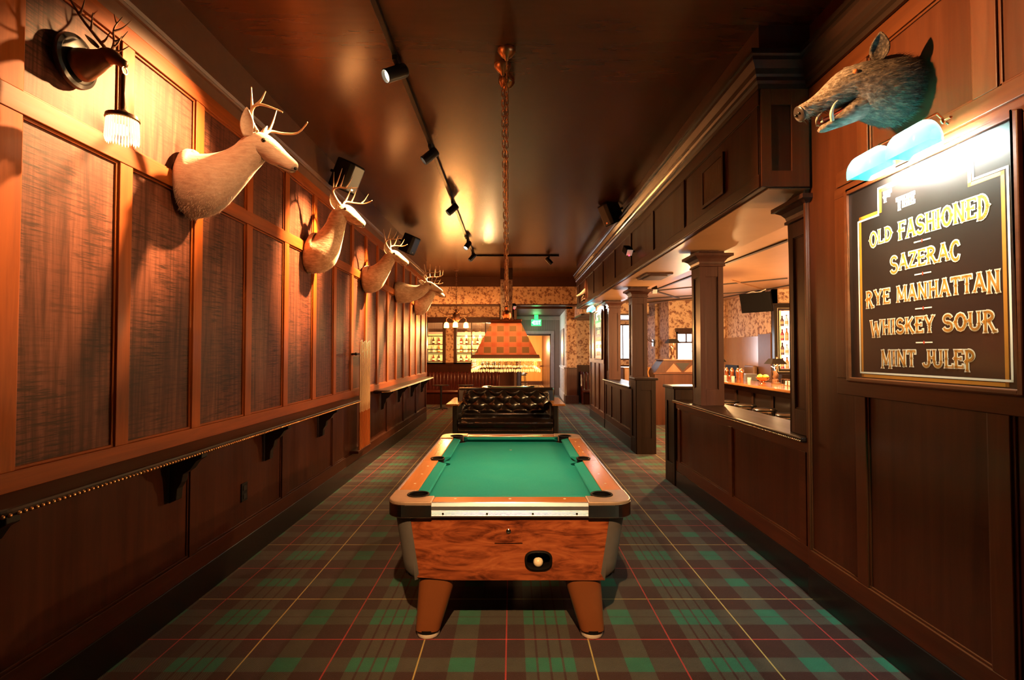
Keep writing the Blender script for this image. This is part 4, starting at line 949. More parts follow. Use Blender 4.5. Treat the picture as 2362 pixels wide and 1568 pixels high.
def draw_text(mb, text, u0, u1, v0, v1, grow, x, drops=()):   # u runs to the reader's right, v up; strokes with wedge feet and spurs
    tot = sum(GL[c][0] for c in text); k = (u1-u0)/tot; H = v1-v0; h0 = .062*H*1.2; cu = u0
    for idx, c in enumerate(text):
        wd, strokes, spurs = GL[c]; dz = .16*H if idx in drops else 0; vb = v0 - dz; Hh = H + dz
        def quad(pts): mb.add([(x, -u, v) for u, v in pts], [tuple(range(len(pts)))])
        for pts, w in strokes:
            Q = [(cu + a*k, vb + b*Hh) for a, b in pts]; h = h0*w + grow
            for i in range(len(Q)-1):
                a, b = Vector(Q[i]), Vector(Q[i+1]); d = (b-a)
                if d.length < 1e-6: continue
                d.normalize(); nn = Vector((-d.y, d.x))*h; e = d*(grow if len(Q) == 2 else h*.35)
                quad([a-e+nn, b+e+nn, b+e-nn, a-e-nn])
            if len(pts) == 2 and abs(pts[0][0]-pts[1][0]) < .3 and abs(pts[0][1]-pts[1][1]) > .4:   # wedge feet
                for p in Q:
                    sg = 1 if p[1] < vb + Hh*.5 else -1; q = h0*1.75 + grow
                    quad([(p[0]-q, p[1]-sg*grow), (p[0]+q, p[1]-sg*grow), (p[0]+h, p[1]+sg*(H*.10)), (p[0]-h, p[1]+sg*(H*.10))])
        for a, b in spurs:
            q = h0*1.5 + grow; cxx, cyy = cu + a*k, vb + b*Hh; quad([(cxx-q,cyy),(cxx,cyy+q),(cxx+q,cyy),(cxx,cyy-q)])
        cu += wd*k
M['signblk'] = plain('black sign board', (.012,.009,.007), .28, coat=.3)
M['cream'] = plain('cream sign paint', (.82,.74,.58), .45, var=.05); M['gold'] = plain('gold sign paint', (.44,.165,.014), .4, var=.1); M['redp'] = plain('red sign paint', (.55,.04,.02), .4)
sg_ = thing('drinks_sign', 'large black framed drinks sign with cream and gold lettering nearest the camera', 'sign', (2.05, 2.54, 2.08))
put('board', MB().box(2.036, 2.052, 2.03, 3.045, 1.53, 2.628), M['signblk'], sg_)
mb = MB()
for a, b, c, d in ((2.005,2.03,1.505,2.655), (3.045,3.07,1.505,2.655), (2.03,3.045,1.505,1.53), (2.03,3.045,2.628,2.655)): mb.box(2.018, 2.055, a, b, c, d)
put('frame', mb, M['rraily'], sg_, bevel=.006)
def band_path(pts, w, x):
    mb = MB(); n = len(pts)
    for i in range(n):
        a, b = Vector(pts[i]), Vector(pts[(i+1)%n]); y0, y1 = sorted((a.x,b.x)); z0, z1 = sorted((a.y,b.y)); h = w/2
        mb.add([(x,y0-h,z0-h),(x,y1+h,z0-h),(x,y1+h,z1+h),(x,y0-h,z1+h)], [(0,1,2,3)])
    return mb
def stepped(dy, dz): return [(2.965+dy,1.562+dz),(2.965+dy,2.442+dz),(2.80+dy,2.442+dz),(2.80+dy,2.588+dz),(2.222+dy,2.588+dz),(2.222+dy,2.442+dz),(2.066+dy,2.442+dz),(2.066+dy,1.562+dz)]
put('gold_border', band_path([(2.948,1.545),(2.948,2.458),(2.784,2.458),(2.784,2.572),(2.240,2.572),(2.240,2.425),(2.088,2.425),(2.088,1.545)], .017, 2.0355), M['gold'], sg_)
put('cream_border', band_path(stepped(0,0), .010, 2.0350), M['cream'], sg_)
LINES = [('FIRST LINE', [('F',-2.765,-2.70,2.50,2.553,())]), ('SECOND LINE', [('THE',-2.668,-2.545,2.437,2.492,(0,))]),
         ('OLD FASHIONED', [('OLD',-2.875,-2.697,2.282,2.358,(0,)),('FASHIONED',-2.66,-2.145,2.270,2.362,(8,))]),
         ('SAZERAC', [('SAZERAC',-2.722,-2.29,2.112,2.192,(0,6))]), ('RYE MANHATTAN', [('RYE',-2.912,-2.722,1.945,2.025,(0,)),('MANHATTAN',-2.68,-2.105,1.945,2.025,(8,))]),
         ('WHISKEY SOUR', [('WHISKEY',-2.878,-2.438,1.778,1.857,(0,)),('SOUR',-2.398,-2.125,1.778,1.857,(3,))]), ('MINT JULEP', [('MINT',-2.80,-2.555,1.608,1.690,(0,)),('JULEP',-2.513,-2.222,1.608,1.690,(4,))])]
for nm, parts in LINES:
    for tx_, u0, u1, v0, v1, dr in parts:
        big = MB(); small = MB(); draw_text(big, tx_, u0, u1, v0, v1, .0048, 2.0350, dr); draw_text(small, tx_, u0, u1, v0, v1, -.0008, 2.0342, dr)
        o = put('lettering', big, M['cream'], sg_, recalc=False); o['label'] = 'painted word %s with cream edges' % tx_; put('gold_fill', small, M['gold'], o, recalc=False)
mb = MB(); md = MB()
for z in (2.234, 2.070, 1.898, 1.728):
    mb.add([(2.0350,2.454,z-.003),(2.0350,2.556,z-.003),(2.0350,2.556,z+.003),(2.0350,2.454,z+.003)], [(0,1,2,3)]); md.add([(2.0345,2.505,z-.010),(2.0345,2.511,z),(2.0345,2.505,z+.010),(2.0345,2.499,z)], [(0,1,2,3)])
put('dash', mb, M['cream'], sg_, recalc=False); put('dash_diamond', md, M['redp'], sg_, recalc=False)
dup(sg_, (2.05, 11.985, 2.08), 'small far copy of the framed drinks sign on the partition beyond the bar entrance')

# glass picture lamps over the signs
def glass_shade_mat():
    t = NT('blue green cased glass'); t.fin((.02,.42,.50), .08, coat=.5); t.b.inputs['Emission Color'].default_value = (.0,.33,.80,1); t.b.inputs['Emission Strength'].default_value = .55
    tl = t.n('ShaderNodeBsdfTranslucent'); tl.inputs[0].default_value = (.19,.66,.98,1); mx = t.n('ShaderNodeMixShader'); mx.inputs[0].default_value = .7
    t.l(t.b.outputs[0], mx.inputs[1]); t.l(tl.outputs[0], mx.inputs[2]); t.l(mx.outputs[0], t.t.nodes['Material Output'].inputs[0]); return t.m
M['gshade'] = glass_shade_mat(); M['tube'] = emit('white lamp tube', (1,.93,.82), 90)
def sign_lamp(loc, label):
    t = thing('sign_lamp', label, 'lamp', loc); P = lambda n, mb, m, **k: put(n, mb, m, t, local=True, **k)
    L, r = .115, .072; R = []
    for k in range(17):
        u = -1 + 2*k/16; s = (1 - max(0, (abs(u)-.55)/.45)**2.6*.62)
        y = u*L*1.06; R.append([(-r*s*math.cos(a)*.95 - .0, y, -.035 + r*1.35*s*math.sin(a)) for a in [math.radians(-18 + 216*i/20) for i in range(21)]])
    P('glass_shade', MB().loft(R, False, False), M['gshade'], smooth=True)
    for s in (-1, 1): P('shade_end', MB().add(R[0 if s < 0 else -1] , [tuple(range(21))]), M['gshade'])
    P('lamp_tube', MB().tube([(-.012,-.08,.030),(-.012,.08,.030)], .010, 10), M['tube'], smooth=True)
    P('arm', MB().tube([(.165,0,.075),(.11,0,.125),(.05,0,.095),(0,0,.0)], .006, 8), M['brass'], smooth=True)
    P('knob', MB().lathe([(.012,0),(.014,.006),(.005,.012),(.004,.03),(.008,.034),(.002,.04)], (.03,-L*1.06,.03), 12, ax=(.4,-1,.2)), M['brass'], smooth=True)
    light('AREA', (loc[0]+.075, loc[1], loc[2]-.030), E_SIGN, (1,.95,.86), t, .17, (loc[0]+.23, loc[1], loc[2]-.16), sy=.05)
    light('POINT', (loc[0], loc[1], loc[2]+.02), E_SIGN*.6, (.02,1,.58), t, .02)
    return t
l0 = sign_lamp((1.865, 2.335, 2.665), 'blue-green glass lamp over the near drinks sign, the one nearer the camera')
dup(l0, (1.865, 2.62, 2.665), 'blue-green glass lamp over the near drinks sign, the one farther from the camera')
dup(l0, (1.865, 11.80, 2.70), 'small blue-green glass lamp over the far drinks sign, nearer the camera')
dup(l0, (1.865, 12.10, 2.70), 'small blue-green glass lamp over the far drinks sign, farther from the camera')

# ================================================================ TRACK LIGHTING
t = thing('light_track', 'long black lighting track on the ceiling with a cross run at its far end', 'track', (-.885, 7.0, 3.95))
put('rail', MB().box(-.905, -.865, 1.6, 11.83, 3.915, 3.95), M['blackmet'], t, bevel=.003); put('cross_rail', MB().box(-.865, 1.10, 11.79, 11.83, 3.915, 3.95), M['blackmet'], t, bevel=.003)
put('joint', MB().box(-.92, -.85, 9.7, 9.95, 3.905, 3.95), M['blackmet'], t)
M['lens'] = emit('lit lamp face', (1,.80,.55), 9)
def track_spot(loc, target, label, energy, angle=62, blend=1.0):
    t = thing('track_spotlight', label, 'spotlight', loc); L = Vector(loc)
    P = lambda n, mb, m, **k: put(n, mb, m, t, local=True, **k)
    P('adapter', MB().box(-.018, .018, -.07, .07, -.035, -.002), M['blackmet'], bevel=.003)
    d = (Vector(target) - L).normalized(); c = Vector((0,0,-.10)); a = c - d*.085; b = c + d*.10
    P('stem', MB().tube([(0,0,-.03),(0,0,-.075),tuple(c)], .012, 8), M['blackmet'], smooth=True)
    P('can', MB().lathe([(.030,0),(.050,.006),(.052,.02),(.052,.185),(.047,.187),(.045,.165)], a, 24, ax=d, cap=False), M['blackmet'], smooth=True)
    P('back_cap', MB().lathe([(.001,-.002),(.046,-.001),(.050,.006)], a, 24, ax=d, cap=False), M['blackmet'], smooth=True)
    P('lens', MB().lathe([(.045,.160),(.001,.162)], a, 24, ax=d, cap=False), M['lens'])
    light('SPOT', tuple(L + c + d*.11), energy, WARM, t, .035, tuple(L + c + d*2), angle, blend)
    return t
track_spot((-.885, 3.83, 3.915), (-2.13, 2.97, 2.97), 'nearest track spotlight in view, lit face turned to the left wall', E_SPOT*4.6, 50)
track_spot((-.885, 5.46, 3.915), (-1.75, 5.28, 3.15), 'second track spotlight from the camera, aimed at the tall forked antlers', E_SPOT*7, 44)
track_spot((-.885, 7.52, 3.915), (-1.75, 7.30, 3.05), 'third track spotlight from the camera', E_SPOT*6.5, 42)
track_spot((-.885, 10.08, 3.915), (-1.45, 9.35, 2.85), 'fourth track spotlight, just past the rail joint', E_SPOT*6.5, 42)
track_spot((-.885, 11.35, 3.915), (-1.75, 11.15, 2.85), 'last spotlight before the track turns the corner', E_SPOT*6.5, 42)
track_spot((.86, 11.81, 3.915), (1.75, 11.82, 2.95), 'lone spotlight hanging from the cross run of the track', E_SPOT*.8, 50)
track_spot((-.885, 2.75, 3.915), (1.70, 2.62, 3.03), 'spotlight on the near end of the track turned to the boar head', E_SPOT*2.6, 44)
track_spot((-.885, 2.35, 3.915), (-1.75, 3.15, 2.85), 'spotlight on the near end of the track turned to the pale deer head', E_SPOT*.22, 50)
track_spot((-.02, -.6, 3.95), (-.02, 2.9, .45), 'spotlight on the ceiling behind the camera turned to the pool table end', E_SPOT*2.6, 38)

# ================================================================ SPEAKERS, SMALL FIXTURES
def speaker(loc, rot, label, tilt):
    t = thing('wall_speaker', label, 'speaker', loc, rot); R = Matrix.Rotation(tilt, 4, 'Y')
    mb = MB().prism([(-.11,-.13),(.09,-.13),(.13,-.09),(.13,.09),(.09,.13),(-.11,.13)], -.17, .17, 'z').xf(R); put('cabinet', mb, M['blackpl'], t, local=True, bevel=.02)
    mb = MB().prism([(.092,-.132),(.134,-.09),(.134,.09),(.092,.132)], -.155, .155, 'z').xf(R); put('grille', mb, M['blackmet'], t, local=True, bevel=.01)
    put('badge', MB().box(.134,.137,-.02,.02,-.13,-.11).xf(R), M['chrome'], t, local=True); put('mount', MB().tube([(-.1,0,.05),(-.22,0,.10)], .02, 8), M['blackmet'], t, local=True, smooth=True)
    return t
speaker((-1.92, 5.85, 3.72), -.35, 'black speaker high in the corner behind the tall forked antlers', .45)
speaker((-1.90, 9.35, 3.68), -.35, 'black speaker high on the left wall above the many-pointed deer', .45)
speaker((1.52, 7.75, 3.82), PI+.35, 'black speaker high on the right above the cornice', .45)
M['pface'] = emit('pale lamp face', (1,.72,.5), .25, (.7,.5,.4)); M['redled'] = emit('red indicator', (1,.02,.05), 12, (.6,.02,.02))
def pinspot(loc, rot, label, led, stem=(.1,0,.0)):
    t = thing('pin_spotlight', label, 'spotlight', loc, rot); R = Matrix.Rotation(.6, 4, 'X')
    put('housing', MB().box(-.05,.05,-.05,.09,-.05,.05).xf(R), M['blackpl'], t, local=True, bevel=.012)
    put('face', MB().box(-.043,.043,-.062,-.05,-.043,.043).xf(R), M['pface'], t, local=True, bevel=.010)
    put('arm', MB().tube([(0,.03,0),stem], .012, 8), M['blackmet'], t, local=True, smooth=True)
    if led: put('indicator', MB().ball((-.02,-.07,-.075), .010, n=8), M['redled'], t, local=True, smooth=True)
    return t
p0 = pinspot((1.62, 7.05, 3.09), .25, 'small square-faced spotlight with red light on the dark bulkhead', True)
q = pinspot((2.62, 9.30, 2.82), -.2, 'small square-faced spotlight hanging under the bar ceiling behind a column', False, (0,.05,.28))
q = pinspot((.06, 13.85, 2.93), .3, 'small pale-faced spotlight on the right side of the papered pier', True, (-.04,.05,.02))

# ================================================================ CHANDELIER, EXIT SIGN
t = thing('antler_chandelier', 'dark antler chandelier with three glowing glass shades in front of the far windows', 'chandelier', (-1.54, 14.0, 3.95))
put('canopy', MB().lathe([(.06,3.95),(.055,3.925),(.012,3.91)], (-1.54,14,0), 16), M['bronze'], t, smooth=True)
put('chain', chain((-1.54,14,3.92), (-1.54,14,2.85), .07, .09, .016, .006), M['bronze'], t, smooth=True)
put('body', MB().lathe([(.012,2.87),(.03,2.85),(.025,2.80),(.07,2.76),(.10,2.72),(.10,2.56),(.06,2.52),(.01,2.50)], (-1.54,14,0), 16), M['bronze'], t, smooth=True)
M['cshade'] = emit('glowing frosted shade', (1.0,.33,.05), 17, (.9,.7,.4))
for k, (dx, dy) in enumerate(((-.27,.0),(.0,-.22),(.27,.0))):
    x, y = -1.54+dx, 14+dy
    put('arm', MB().tube(cr([(-1.54+dx*.3,14+dy*.3,2.58),(-1.54+dx*.7,14+dy*.7,2.64),(x,y,2.60),(x,y,2.50)], 5), .012, 8), M['bronze'], t, smooth=True)
    o = put('glass_shade', MB().lathe([(.02,2.51),(.06,2.48),(.068,2.44),(.072,2.36),(.066,2.355)], (x,y,0), 20), M['cshade'], t, smooth=True)
    light('POINT', (x, y-.09 if dy else y, 2.30), E_CHAND, (1,.38,.10), t, .05)
    put('antler', antler_mb((-1.54+dx*.35, 14+dy*.35, 2.74), [(0,0,0),(dx*.7,dy*.5,-.02),(dx*1.3,dy*.6,.06),(dx*1.45,dy*.8,.18)], [(4,(dx*.4,dy*.5,.16),.8),(8,(dx*.8,dy*.6,.20),.8),(11,(dx*1.1,dy*.5,.24),.7)], .016) if dx else antler_mb((-1.54,13.9,2.74), [(0,0,0),(.05,-.1,.0),(.12,-.2,.06),(.14,-.25,.18)], [(5,(-.1,-.1,.16),.8),(9,(.02,-.16,.20),.8)], .016), M['bronze'], t, smooth=True)
t = thing('exit_sign', 'glowing green exit sign hanging over the far doorway', 'sign', (.93, 19.4, 2.80))
M['exitg'] = emit('green exit sign face', (.02,1,.12), 3.2, (.02,.3,.05)); M['exitw'] = emit('white exit letters', (.75,1,.9), 6, (.8,.9,.8))
put('housing', MB().box(.74, 1.12, 19.40, 19.44, 2.69, 2.93), M['exitg'], t, bevel=.008); put('canopy', MB().box(.86, 1.0, 19.38, 19.46, 2.93, 3.10), M['exitg'], t)  # canopy also glows green, in place of the sign's mirrored glow above
mb = MB()
def exl(c, x, w):
    z0, z1 = 2.735, 2.885; r = lambda a, b, c_, d: mb.add([(x+a*w,19.395,z0+c_*(z1-z0)),(x+b*w,19.395,z0+c_*(z1-z0)),(x+b*w,19.395,z0+d*(z1-z0)),(x+a*w,19.395,z0+d*(z1-z0))], [(0,1,2,3)])
    if c == 'E': r(0,.3,0,1); r(0,.9,0,.2); r(0,.8,.4,.6); r(0,.9,.8,1)
    if c == 'I': r(.3,.7,0,1)
    if c == 'T': r(.35,.65,0,1); r(0,1,.8,1)
    if c == 'X':
        for s in (0, 1): mb.add([(x+w*(.0+s*.75),19.395,z0),(x+w*(.25+s*.75),19.395,z0),(x+w*(1-s*.75),19.395,z1),(x+w*(.75-s*.75),19.395,z1)], [(0,1,2,3)])
for i, c in enumerate('EXIT'): exl(c, .825+.068*i, .056)
mb.add([(.755,19.395,2.81),(.80,19.395,2.85),(.80,19.395,2.77)], [(0,1,2)])
put('lettering', mb, M['exitw'], t, recalc=False)
light('POINT', (.93, 19.2, 2.8), 3, (.05,1,.2), t, .1)

# ================================================================ FAR SEATING
def banquette(x0, x1, y, label, z0=.46, z1=.99):
    t = thing('slatted_banquette', label, 'bench', ((x0+x1)/2, y, 0)); mb = MB(); n = max(3, int((x1-x0)/.115))
    put('back', MB().box(x0, x1, y+.06, y+.14, .3, z1), M['oxblood'], t, bevel=.02)
    for i in range(n):
        x = x0 + (x1-x0)*(i+.5)/n; w = (x1-x0)/n*.34; mb.tube([(x,y+.06,z0),(x,y+.02,z0+.2),(x,y+.045,z1-.03),(x,y+.09,z1+.012)], w, 8)
    put('back_channels', mb, M['oxblood'], t, smooth=True)
    put('seat', MB().box(x0, x1, y-.46, y+.06, .36, z0), M['oxblood'], t, bevel=.04); put('base', MB().box(x0+.02, x1-.02, y-.40, y+.1, 0, .36), M['dark'], t)
    for x in (x0, x1): put('end_panel', MB().prism([(y-.42,0),(y+.14,0),(y+.14,z1+.03),(y+.08,z1+.06),(y+.0,z1-.05),(y-.06,z0+.1),(y-.42,z0)], x-.025, x+.025, 'x'), M['oxblood'], t, bevel=.008)
    return t
banquette(-4.3, -.42, 16.75, 'long dark red channelled bench under the far windows')
banquette(2.28, 3.7, 16.75, 'short dark red bench to the right of the papered pilaster')
def ped(loc, label):
    t = thing('pedestal_table', label, 'table', loc, group='pedestal tables by the far bench')
    put('tabletop', MB().lathe([(.001,.70),(.23,.70),(.24,.712),(.235,.725),(.001,.725)], n=28), M['black'], t, local=True, smooth=True); put('pole', MB().lathe([(.03,.03),(.03,.70)], n=12), M['blackmet'], t, local=True, smooth=True)
    mb = MB()
    for k in range(4): a = k*PI/2+.4; mb.tube([(0,0,.05),(.20*math.cos(a),.20*math.sin(a),.018)], [.02,.014], 8)
    put('base', mb, M['blackmet'], t, local=True, smooth=True); return t
p0 = ped((-2.08, 14.9, 0), 'small round black pedestal table by the far bench, the left one'); dup(p0, (-1.36, 14.9, 0), 'small round black pedestal table by the far bench, the right one')

# ================================================================ BAR
t = thing('bar_counter', 'long bar with glossy brown top and dark panelled front behind the half wall', 'bar counter', (4.7, 9.9, 0))
M['bartop'] = wood('glossy bar top', (.20,.075,.022), (.36,.15,.05), 'y', .6, .14, .6)
put('body', MB().box(4.52, 5.0, 6.6, 13.2, 0, 1.03), M['black'], t)
mb = MB().box(4.50, 4.52, 6.6, 13.2, 0, .16).box(4.50, 4.52, 6.6, 13.2, .92, 1.03)
for k in range(10): mb.box(4.50, 4.52, 6.6+.72*k, 6.68+.72*k, .16, .92)
put('face_frame', mb, M['ebony'], t, bevel=.002); put('top', MB().box(4.36, 5.12, 6.55, 13.25, 1.03, 1.08), M['bartop'], t, bevel=.014)
put('foot_rail', MB().tube([(4.38,6.7,.18),(4.38,13.1,.18)], .025, 10), M['brass'], t, smooth=True)
def stool(loc, label, grp='round stools along the bar'):
    t = thing('bar_stool', label, 'stool', loc, group=grp)
    put('seat', MB().lathe([(.001,.70),(.17,.70),(.185,.715),(.185,.745),(.16,.765),(.001,.77)], n=28), M['leather'], t, local=True, smooth=True)
    put('seat_ring', MB().ring((0,0,.712), .184, .008, 28, 6), M['chrome'], t, local=True, smooth=True)
    for k in range(4):
        a = k*PI/2+PI/4; put('leg', MB().tube([(.12*math.cos(a),.12*math.sin(a),.70),(.21*math.cos(a),.21*math.sin(a),0)], .013, 8), M['blackmet'], t, local=True, smooth=True)
    put('foot_ring', MB().ring((0,0,.28), .178, .008, 28, 6), M['chrome'], t, local=True, smooth=True); return t
s0 = stool((4.13, 9.69, 0), 'round black bar stool, leftmost of those seen over the half wall')
for y, l in ((8.98,'second from the left'),(8.29,'third from the left'),(7.57,'rightmost, beside the wall column')): dup(s0, (4.12, y, 0), 'round black bar stool seen over the half wall, ' + l)
dup(s0, (.42, 21.2, 0), 'dark stool seen through the far doorway, the nearer one', group='stools through the doorway'); dup(s0, (.50, 22.6, 0), 'dark stool seen through the far doorway, the farther one', group='stools through the doorway')
M['lampshade'] = plain('black metal shade', (.015,.012,.010), .4)
def bar_lamp(loc, label, kind='stag', e=E_BAR):
    t = thing('table_lamp', label, 'lamp', loc); P = lambda n, mb, m, **k: put(n, mb, m, t, local=True, **k)
    P('base', MB().lathe([(.085,0),(.085,.018),(.06,.03),(.055,.085),(.03,.10)], n=20), M['bronze'], smooth=True)
    if kind == 'stag':
        mb = MB().loft([[(r*math.cos(2*PI*k/14)+dx, r*.8*math.sin(2*PI*k/14), z) for k in range(14)] for dx,r,z in ((.0,.03,.09),(.0,.05,.13),(.01,.045,.18),(-.01,.035,.22),(-.03,.028,.245),(-.075,.018,.245),(-.085,.006,.243))]); P('stag_figure', mb, M['bronze'], smooth=True)
        mb = MB()
        for s in (-1, 1):
            mb.tube(cr([(0,s*.015,.25),(.01,s*.05,.29),(.02,s*.06,.34),(-.01,s*.04,.375)], 4), .006, 6); mb.tube([(.01,s*.05,.29),(-.05,s*.06,.33)], .004, 6); mb.tube([(.02,s*.06,.33),(.06,s*.05,.36)], .004, 6)
        P('antlers', mb, M['brass'], smooth=True)
    else:
        mb = MB().loft([[(r*math.cos(2*PI*k/14)+dx, r*.8*math.sin(2*PI*k/14), z) for k in range(14)] for dx,r,z in ((.0,.02,.09),(.0,.04,.15),(-.005,.045,.20),(-.01,.03,.25),(-.02,.026,.28),(-.05,.018,.30),(-.10,.006,.292))]); P('bird_figure', mb, M['bronze'], smooth=True)
    P('stem', MB().tube([(.02,0,.09),(.03,0,.42)], .008, 8), M['bronze'], smooth=True)
    rc = lambda a, b, z: [(-a,-b,z),(a,-b,z),(a,b,z),(-a,b,z)]
    P('lamp_shade', MB().loft([rc(.145,.145,.375), rc(.085,.085,.475)], False), M['lampshade'], solid=.004); P('finial', MB().lathe([(.004,.47),(.012,.485),(.016,.50),(.004,.515)], (.03,0,0), 10), M['bronze'], smooth=True)
    P('bulb', MB().ball((.03,0,.415), .022, n=10), M['bulb'], smooth=True)
    light('POINT', (loc[0]+.03, loc[1], loc[2]+.39), e, TUNG, t, .04); return t
bar_lamp((4.98, 9.60, 1.081), 'bronze stag table lamp with black shade on the bar beside the lemons')
bar_lamp((4.82, 11.90, 1.081), 'bronze stag table lamp with black shade farther along the bar, partly behind a column')
bar_lamp((3.78, 11.95, 1.5135), 'bird-shaped table lamp with black shade on the host stand', 'bird')
# host stand
t = thing('host_stand', 'slant-sided wooden host stand with inlaid diamonds beyond the bar entrance', 'host stand', (3.75, 12.0, 0))
prof = [(3.30,0),(4.25,0),(4.25,1.51),(3.52,1.51),(3.30,1.20)]
put('body', MB().prism(prof, 11.75, 12.3, 'y'), M['rpanel'], t, bevel=.004); put('top', MB().box(3.49, 4.28, 11.70, 12.34, 1.485, 1.512), M['board'], t, bevel=.006)
put('ledge', MB().box(3.26, 4.27, 11.71, 11.75, 1.17, 1.21), M['rraily'], t, bevel=.004)
mb = MB().add([(3.78,11.745,1.43),(4.12,11.745,1.43),(3.95,11.745,1.24)], [(0,1,2)]); put('inlay', mb, M['black'], t)
mb = MB().add([(3.56,11.746,1.22),(3.92,11.746,1.22),(3.74,11.746,1.42)], [(0,1,2)]).add([(3.98,11.746,1.22),(4.24,11.746,1.22),(4.24,11.746,1.44)], [(0,1,2)]); put('inlay', mb, M['board'], t)
# orange service cabinet behind the far post, then the curved edge of a booth seat, built as a post
t = thing('service_cabinet', 'orange-brown wooden cabinet with a small card beyond the far column', 'cabinet', (3.05, 12.6, 0))
put('carcass', MB().box(2.75, 3.55, 12.4, 12.9, 0, 1.28), M['board'], t, bevel=.006); put('top', MB().box(2.72, 3.58, 12.37, 12.93, 1.28, 1.31), M['armwood'], t, bevel=.006)
put('card', MB().box(3.09, 3.22, 12.392, 12.40, 1.36-.14, 1.36-.06), M['cream'], t)
t = tag(put('curved_seat_edge', MB().tube(cr([(3.10,11.45,1.34),(3.06,11.45,1.22),(3.09,11.45,1.07),(3.08,11.45,.80),(3.05,11.45,.0)], 6), .018, 8), M['armwood'], smooth=True), 'curved edge of a booth seat, built as a post beside the service cabinet', 'post')
# lemons in a copper bowl
t = thing('copper_bowl', 'copper footed bowl of lemons on the bar beside the stag lamp', 'bowl', (4.80, 9.72, 1.081))
M['copper'] = plain('polished copper', (.86,.46,.26), .17, 1)
put('bowl', MB().lathe([(.001,.045),(.05,.045),(.10,.075),(.128,.125),(.122,.125),(.095,.08),(.04,.056),(.001,.055)], n=28, ).xf(Matrix.Identity(4)), M['copper'], t, local=True, smooth=True); put('foot', MB().lathe([(.065,0),(.062,.008),(.03,.02),(.028,.046)], n=24), M['copper'], t, local=True, smooth=True)
M['lemon'] = plain('lemon peel', (.90,.66,.05), .45)
l0 = None
for i, (x, y, z, l) in enumerate(((-.068,-.02,.135,'at the left of the bowl'),(.01,-.075,.138,'at the front of the bowl'),(.066,.020,.135,'at the right of the bowl'),(-.015,.070,.140,'at the back of the bowl'))):
    loc = (4.80+x, 9.72+y, 1.081+z); lab = 'yellow lemon ' + l + ' beside the stag lamp'
    if l0 is None: l0 = thing('lemon', lab, 'lemon', loc, group='lemons in the copper bowl'); put('peel', MB().lathe([(.001,-.055),(.010,-.050),(.028,-.038),(.038,0),(.030,.034),(.010,.048),(.001,.054)], n=18, ax=(1,.3,.1)), M['lemon'], l0, local=True, smooth=True)
    else: dup(l0, loc, lab, i*1.1)
# shakers, glasses and garnish trays
sh = None
for i, (x, y, l) in enumerate(((4.78,11.30,'leftmost of the row'),(4.80,11.08,'second from the left in the row'),(4.83,10.86,'third from the left in the row'),(4.80,10.62,'rightmost of the row'))):
    lab = 'copper cocktail shaker on the bar, ' + l
    if sh is None: sh = thing('cocktail_shaker', lab, 'shaker', (x,y,1.081), group='copper shakers on the bar'); put('tin', MB().lathe([(.032,0),(.046,.17),(.048,.175),(.044,.18),(.001,.18)], n=20), M['copper'], sh, local=True, smooth=True); put('cap', MB().lathe([(.044,.18),(.040,.215),(.022,.235),(.020,.26),(.001,.262)], n=20), M['copper'], sh, local=True, smooth=True)
    else: dup(sh, (x,y,1.081), lab)
gl = None; M['clearglass'] = bottle_glass('clear glass', (.9,.85,.78))
for i, (x, y, l) in enumerate(((4.62,10.62,'in front of the rightmost shaker'),(4.60,10.95,'in front of the middle shakers'),(4.58,11.25,'in front of the leftmost shaker'),(4.66,9.98,'left of the lemon bowl'))):
    lab = 'clear tumbler on the bar ' + l
    if gl is None: gl = thing('tumbler', lab, 'glass', (x,y,1.081), group='tumblers on the bar'); put('glass_wall', MB().lathe([(.001,0),(.033,0),(.037,.10),(.034,.10),(.031,.012),(.001,.012)], n=20), M['clearglass'], gl, local=True, smooth=True)
    else: dup(gl, (x,y,1.081), lab)
t = thing('garnish_tray', 'orange garnish tray on the bar left of the shakers', 'tray', (4.85, 11.62, 1.081)); M['orange'] = plain('orange plastic', (.62,.11,.03), .35)
put('tray', MB().box(4.68,5.02,11.50,11.76,1.081,1.13), M['orange'], t, bevel=.008); put('lid', MB().box(4.69,5.01,11.51,11.75,1.13,1.145), M['white'], t, bevel=.004)
t = thing('juice_bottle', 'yellow juice bottle on the bar beside the farther stag lamp', 'bottle', (4.72, 11.78, 1.081))
put('bottle', MB().lathe([(.035,0),(.037,.01),(.037,.12),(.016,.17),(.015,.20)], (4.72,11.78,1.081), 18), M['lemon'], t, smooth=True); put('cap', MB().lathe([(.017,.20),(.017,.225),(.005,.228)], (4.72,11.78,1.081), 14), M['white'], t, smooth=True)
t = thing('menu_rack', 'small chrome menu rack on the bar at the right of the stag lamp', 'rack', (4.98, 9.1, 1.081))
mb = MB()
for k in range(4): mb.tube([(4.90,8.95+.10*k,1.085),(4.90,8.95+.10*k,1.19),(5.02,8.95+.10*k,1.19),(5.02,8.95+.10*k,1.085)], .006, 6)
mb.tube([(4.90,8.95,1.085),(4.90,9.25,1.085)], .006, 6); mb.tube([(5.02,8.95,1.085),(5.02,9.25,1.085)], .006, 6); put('wire', mb, M['chrome'], t, smooth=True)
for k in range(2): put('card', MB().box(4.91,5.01,8.965+.11*k,9.02+.11*k,1.085,1.165), M['white'], t)
